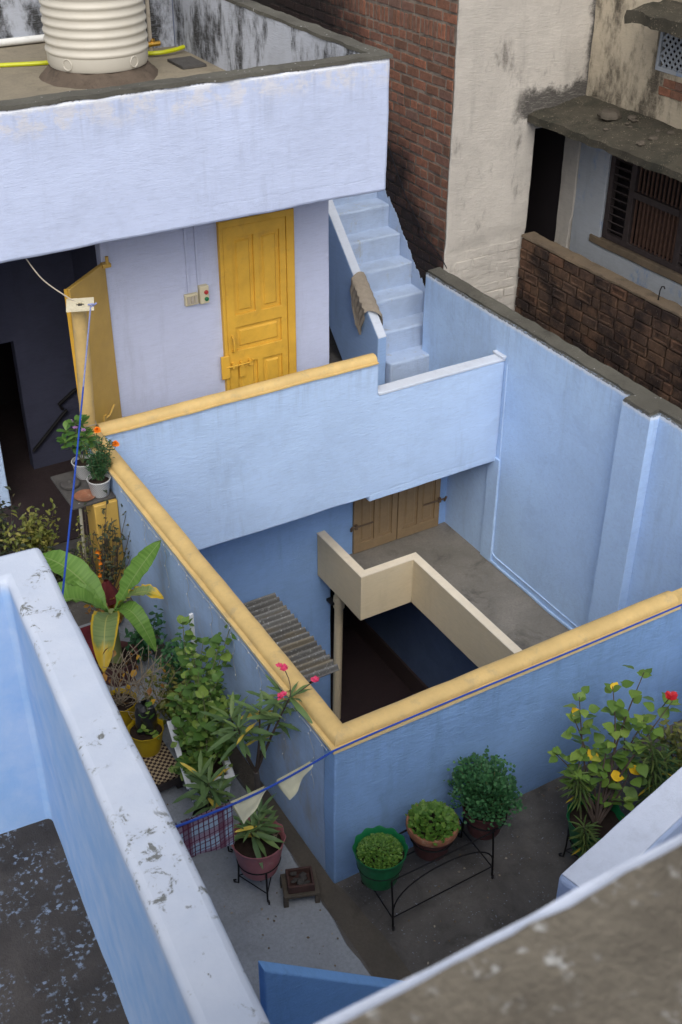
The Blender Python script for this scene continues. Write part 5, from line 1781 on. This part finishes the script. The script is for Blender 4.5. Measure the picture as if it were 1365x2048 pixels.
# --- pots by the outer parapet
WS3 = wire_stand('black wire stand under green pot beside the outer parapet', (1.56, -.66, 0), .155, .22, rot=2.55)
HB = thing('potted_hibiscus', 'hibiscus with heart shaped leaves and one red bloom in green pot', 'potted plant', (1.56, -.66, .1))
pot(HB, (1.56, -.66, .12), .185, .28, M_greenpot, 12, soil=.05, n=64)
st = MB()
for e, b_, n_ in (((2.10, -.36, 1.16), .06, 15), ((1.90, -.30, 1.08), .05, 14), ((1.70, -.22, 1.02), .06, 17), ((1.62, -.28, .92), .05, 14), ((1.46, -.32, .72), .03, 5), ((1.58, -.42, .72), .05, 11), ((1.75, -.48, .78), .05, 13),
                  ((2.0, -.52, .92), .05, 14), ((1.85, -.62, .66), .05, 11), ((1.72, -.74, .52), .04, 8), ((2.16, -.58, 1.06), .05, 12), ((1.92, -.42, .9), .05, 12)):
    pts = path((1.56 + RP_.uniform(-.03, .03), -.66 + RP_.uniform(-.03, .03), .36), e, b_, 9, .03)
    st.tube(pts, [.010 - .0008 * i for i in range(10)], 6)
    leaves_on(HB, hl, pts, n_, .40, .088, .92, .2, .45, 4, .075)
part('stem', st, M_brownstem, HB)
mb = MB()
fc = V((2.06, -.64, 1.19))
for j in range(5):
    a = j * 2 * PI / 5
    for s_ in (0, .35):
        quads(mb, fc, (math.cos(a + s_) - .5, math.sin(a + s_) - .5, .45), .046, 1.0)
mb.tube([fc, fc + V((-.04, -.04, .03))], .004, 5)
part('flower', mb, M_redfl, HB, smooth=0)
part('flower_stalk', MB().tube([(2.10, -.56, 1.02), (2.09, -.60, 1.12), fc], .004, 5), M_stem, HB)


def spiky(label, base, tips_, n, L, potm=None):
    t = thing('spiky_plant', label, 'plant', base)
    st, f = MB(), MB()
    for e in tips_:
        pts = path(base, e, .02, 8)
        st.tube(pts, .006, 5)
        for k in range(n):
            p_, tg = along(pts, .45 + .55 * (k / n))
            a = k * 2.4
            d = V((math.cos(a), math.sin(a), .35 - .9 * (1 - k / n)))
            quads(f, p_, d, L * RP_.uniform(.7, 1.1), .11)
    part('stem', st, M_stem, t)
    part('foliage', f, G_fine, t, kind='stuff', smooth=0)
    if potm: pot(t, (base[0], base[1], .004), .15, .22, potm)
    return t
spiky('grassy whorled plant rising from the green pot edge', (1.50, -.60, .34), [(1.50, -.50, .66)], 85, .125)
spiky('grassy whorled plant low against the outer parapet', (1.44, -.76, .10), [(1.36, -.76, .52)], 75, .115)
spiky('tall grassy whorled plant among the hibiscus branches', (1.95, -.78, .1), [(1.94, -.66, .88), (2.06, -.70, .70)], 80, .14, M_maroon)
spiky('grassy whorled plant half hidden by outer parapet', (1.70, -.92, .1), [(1.70, -.88, .46)], 70, .12, M_maroon)
scrub('leafy_shrub', 'small leaved green shrub at foot of blue parapet beyond hibiscus', (2.45, -.50, .02), cluster((2.42, -.45, .42), .20, .16, 14), G_olive, M_brownstem, 40, .055, .6, potm=M_maroon)
scrub('leafy_shrub', 'dark narrow leaved shrub behind the tall grassy plant', (2.25, -.62, .02), cluster((2.22, -.62, .40), .12, .14, 9), G_coriander, M_brownstem, 40, .06, .28)

# --- litter on the terrace floor
LT = MB()
for i in range(240):
    if RP_.random() < .6:
        x, y, z = RP_.uniform(.05, 2.2), RP_.uniform(-1.2, -.05), .004
    else:
        x, y, z = RP_.uniform(-.85, -.18), RP_.uniform(-.9, 1.2), .031
    if RP_.random() < .4: y = (-.03 - .06 * RP_.random()) if z < .01 else y
    quads(LT, (x, y, z), (RP_.uniform(-1, 1), RP_.uniform(-1, 1), .02), RP_.uniform(.006, .022), .7)
single('fallen_litter', LT, leafmat('litter', (.10, .07, .04), (.22, .17, .12), (.40, .36, .30), 'isl'), 'small dry leaves and crumbs strewn over the terrace floor', 'litter', (.5, -.5, 0), kind='stuff', smooth=0)
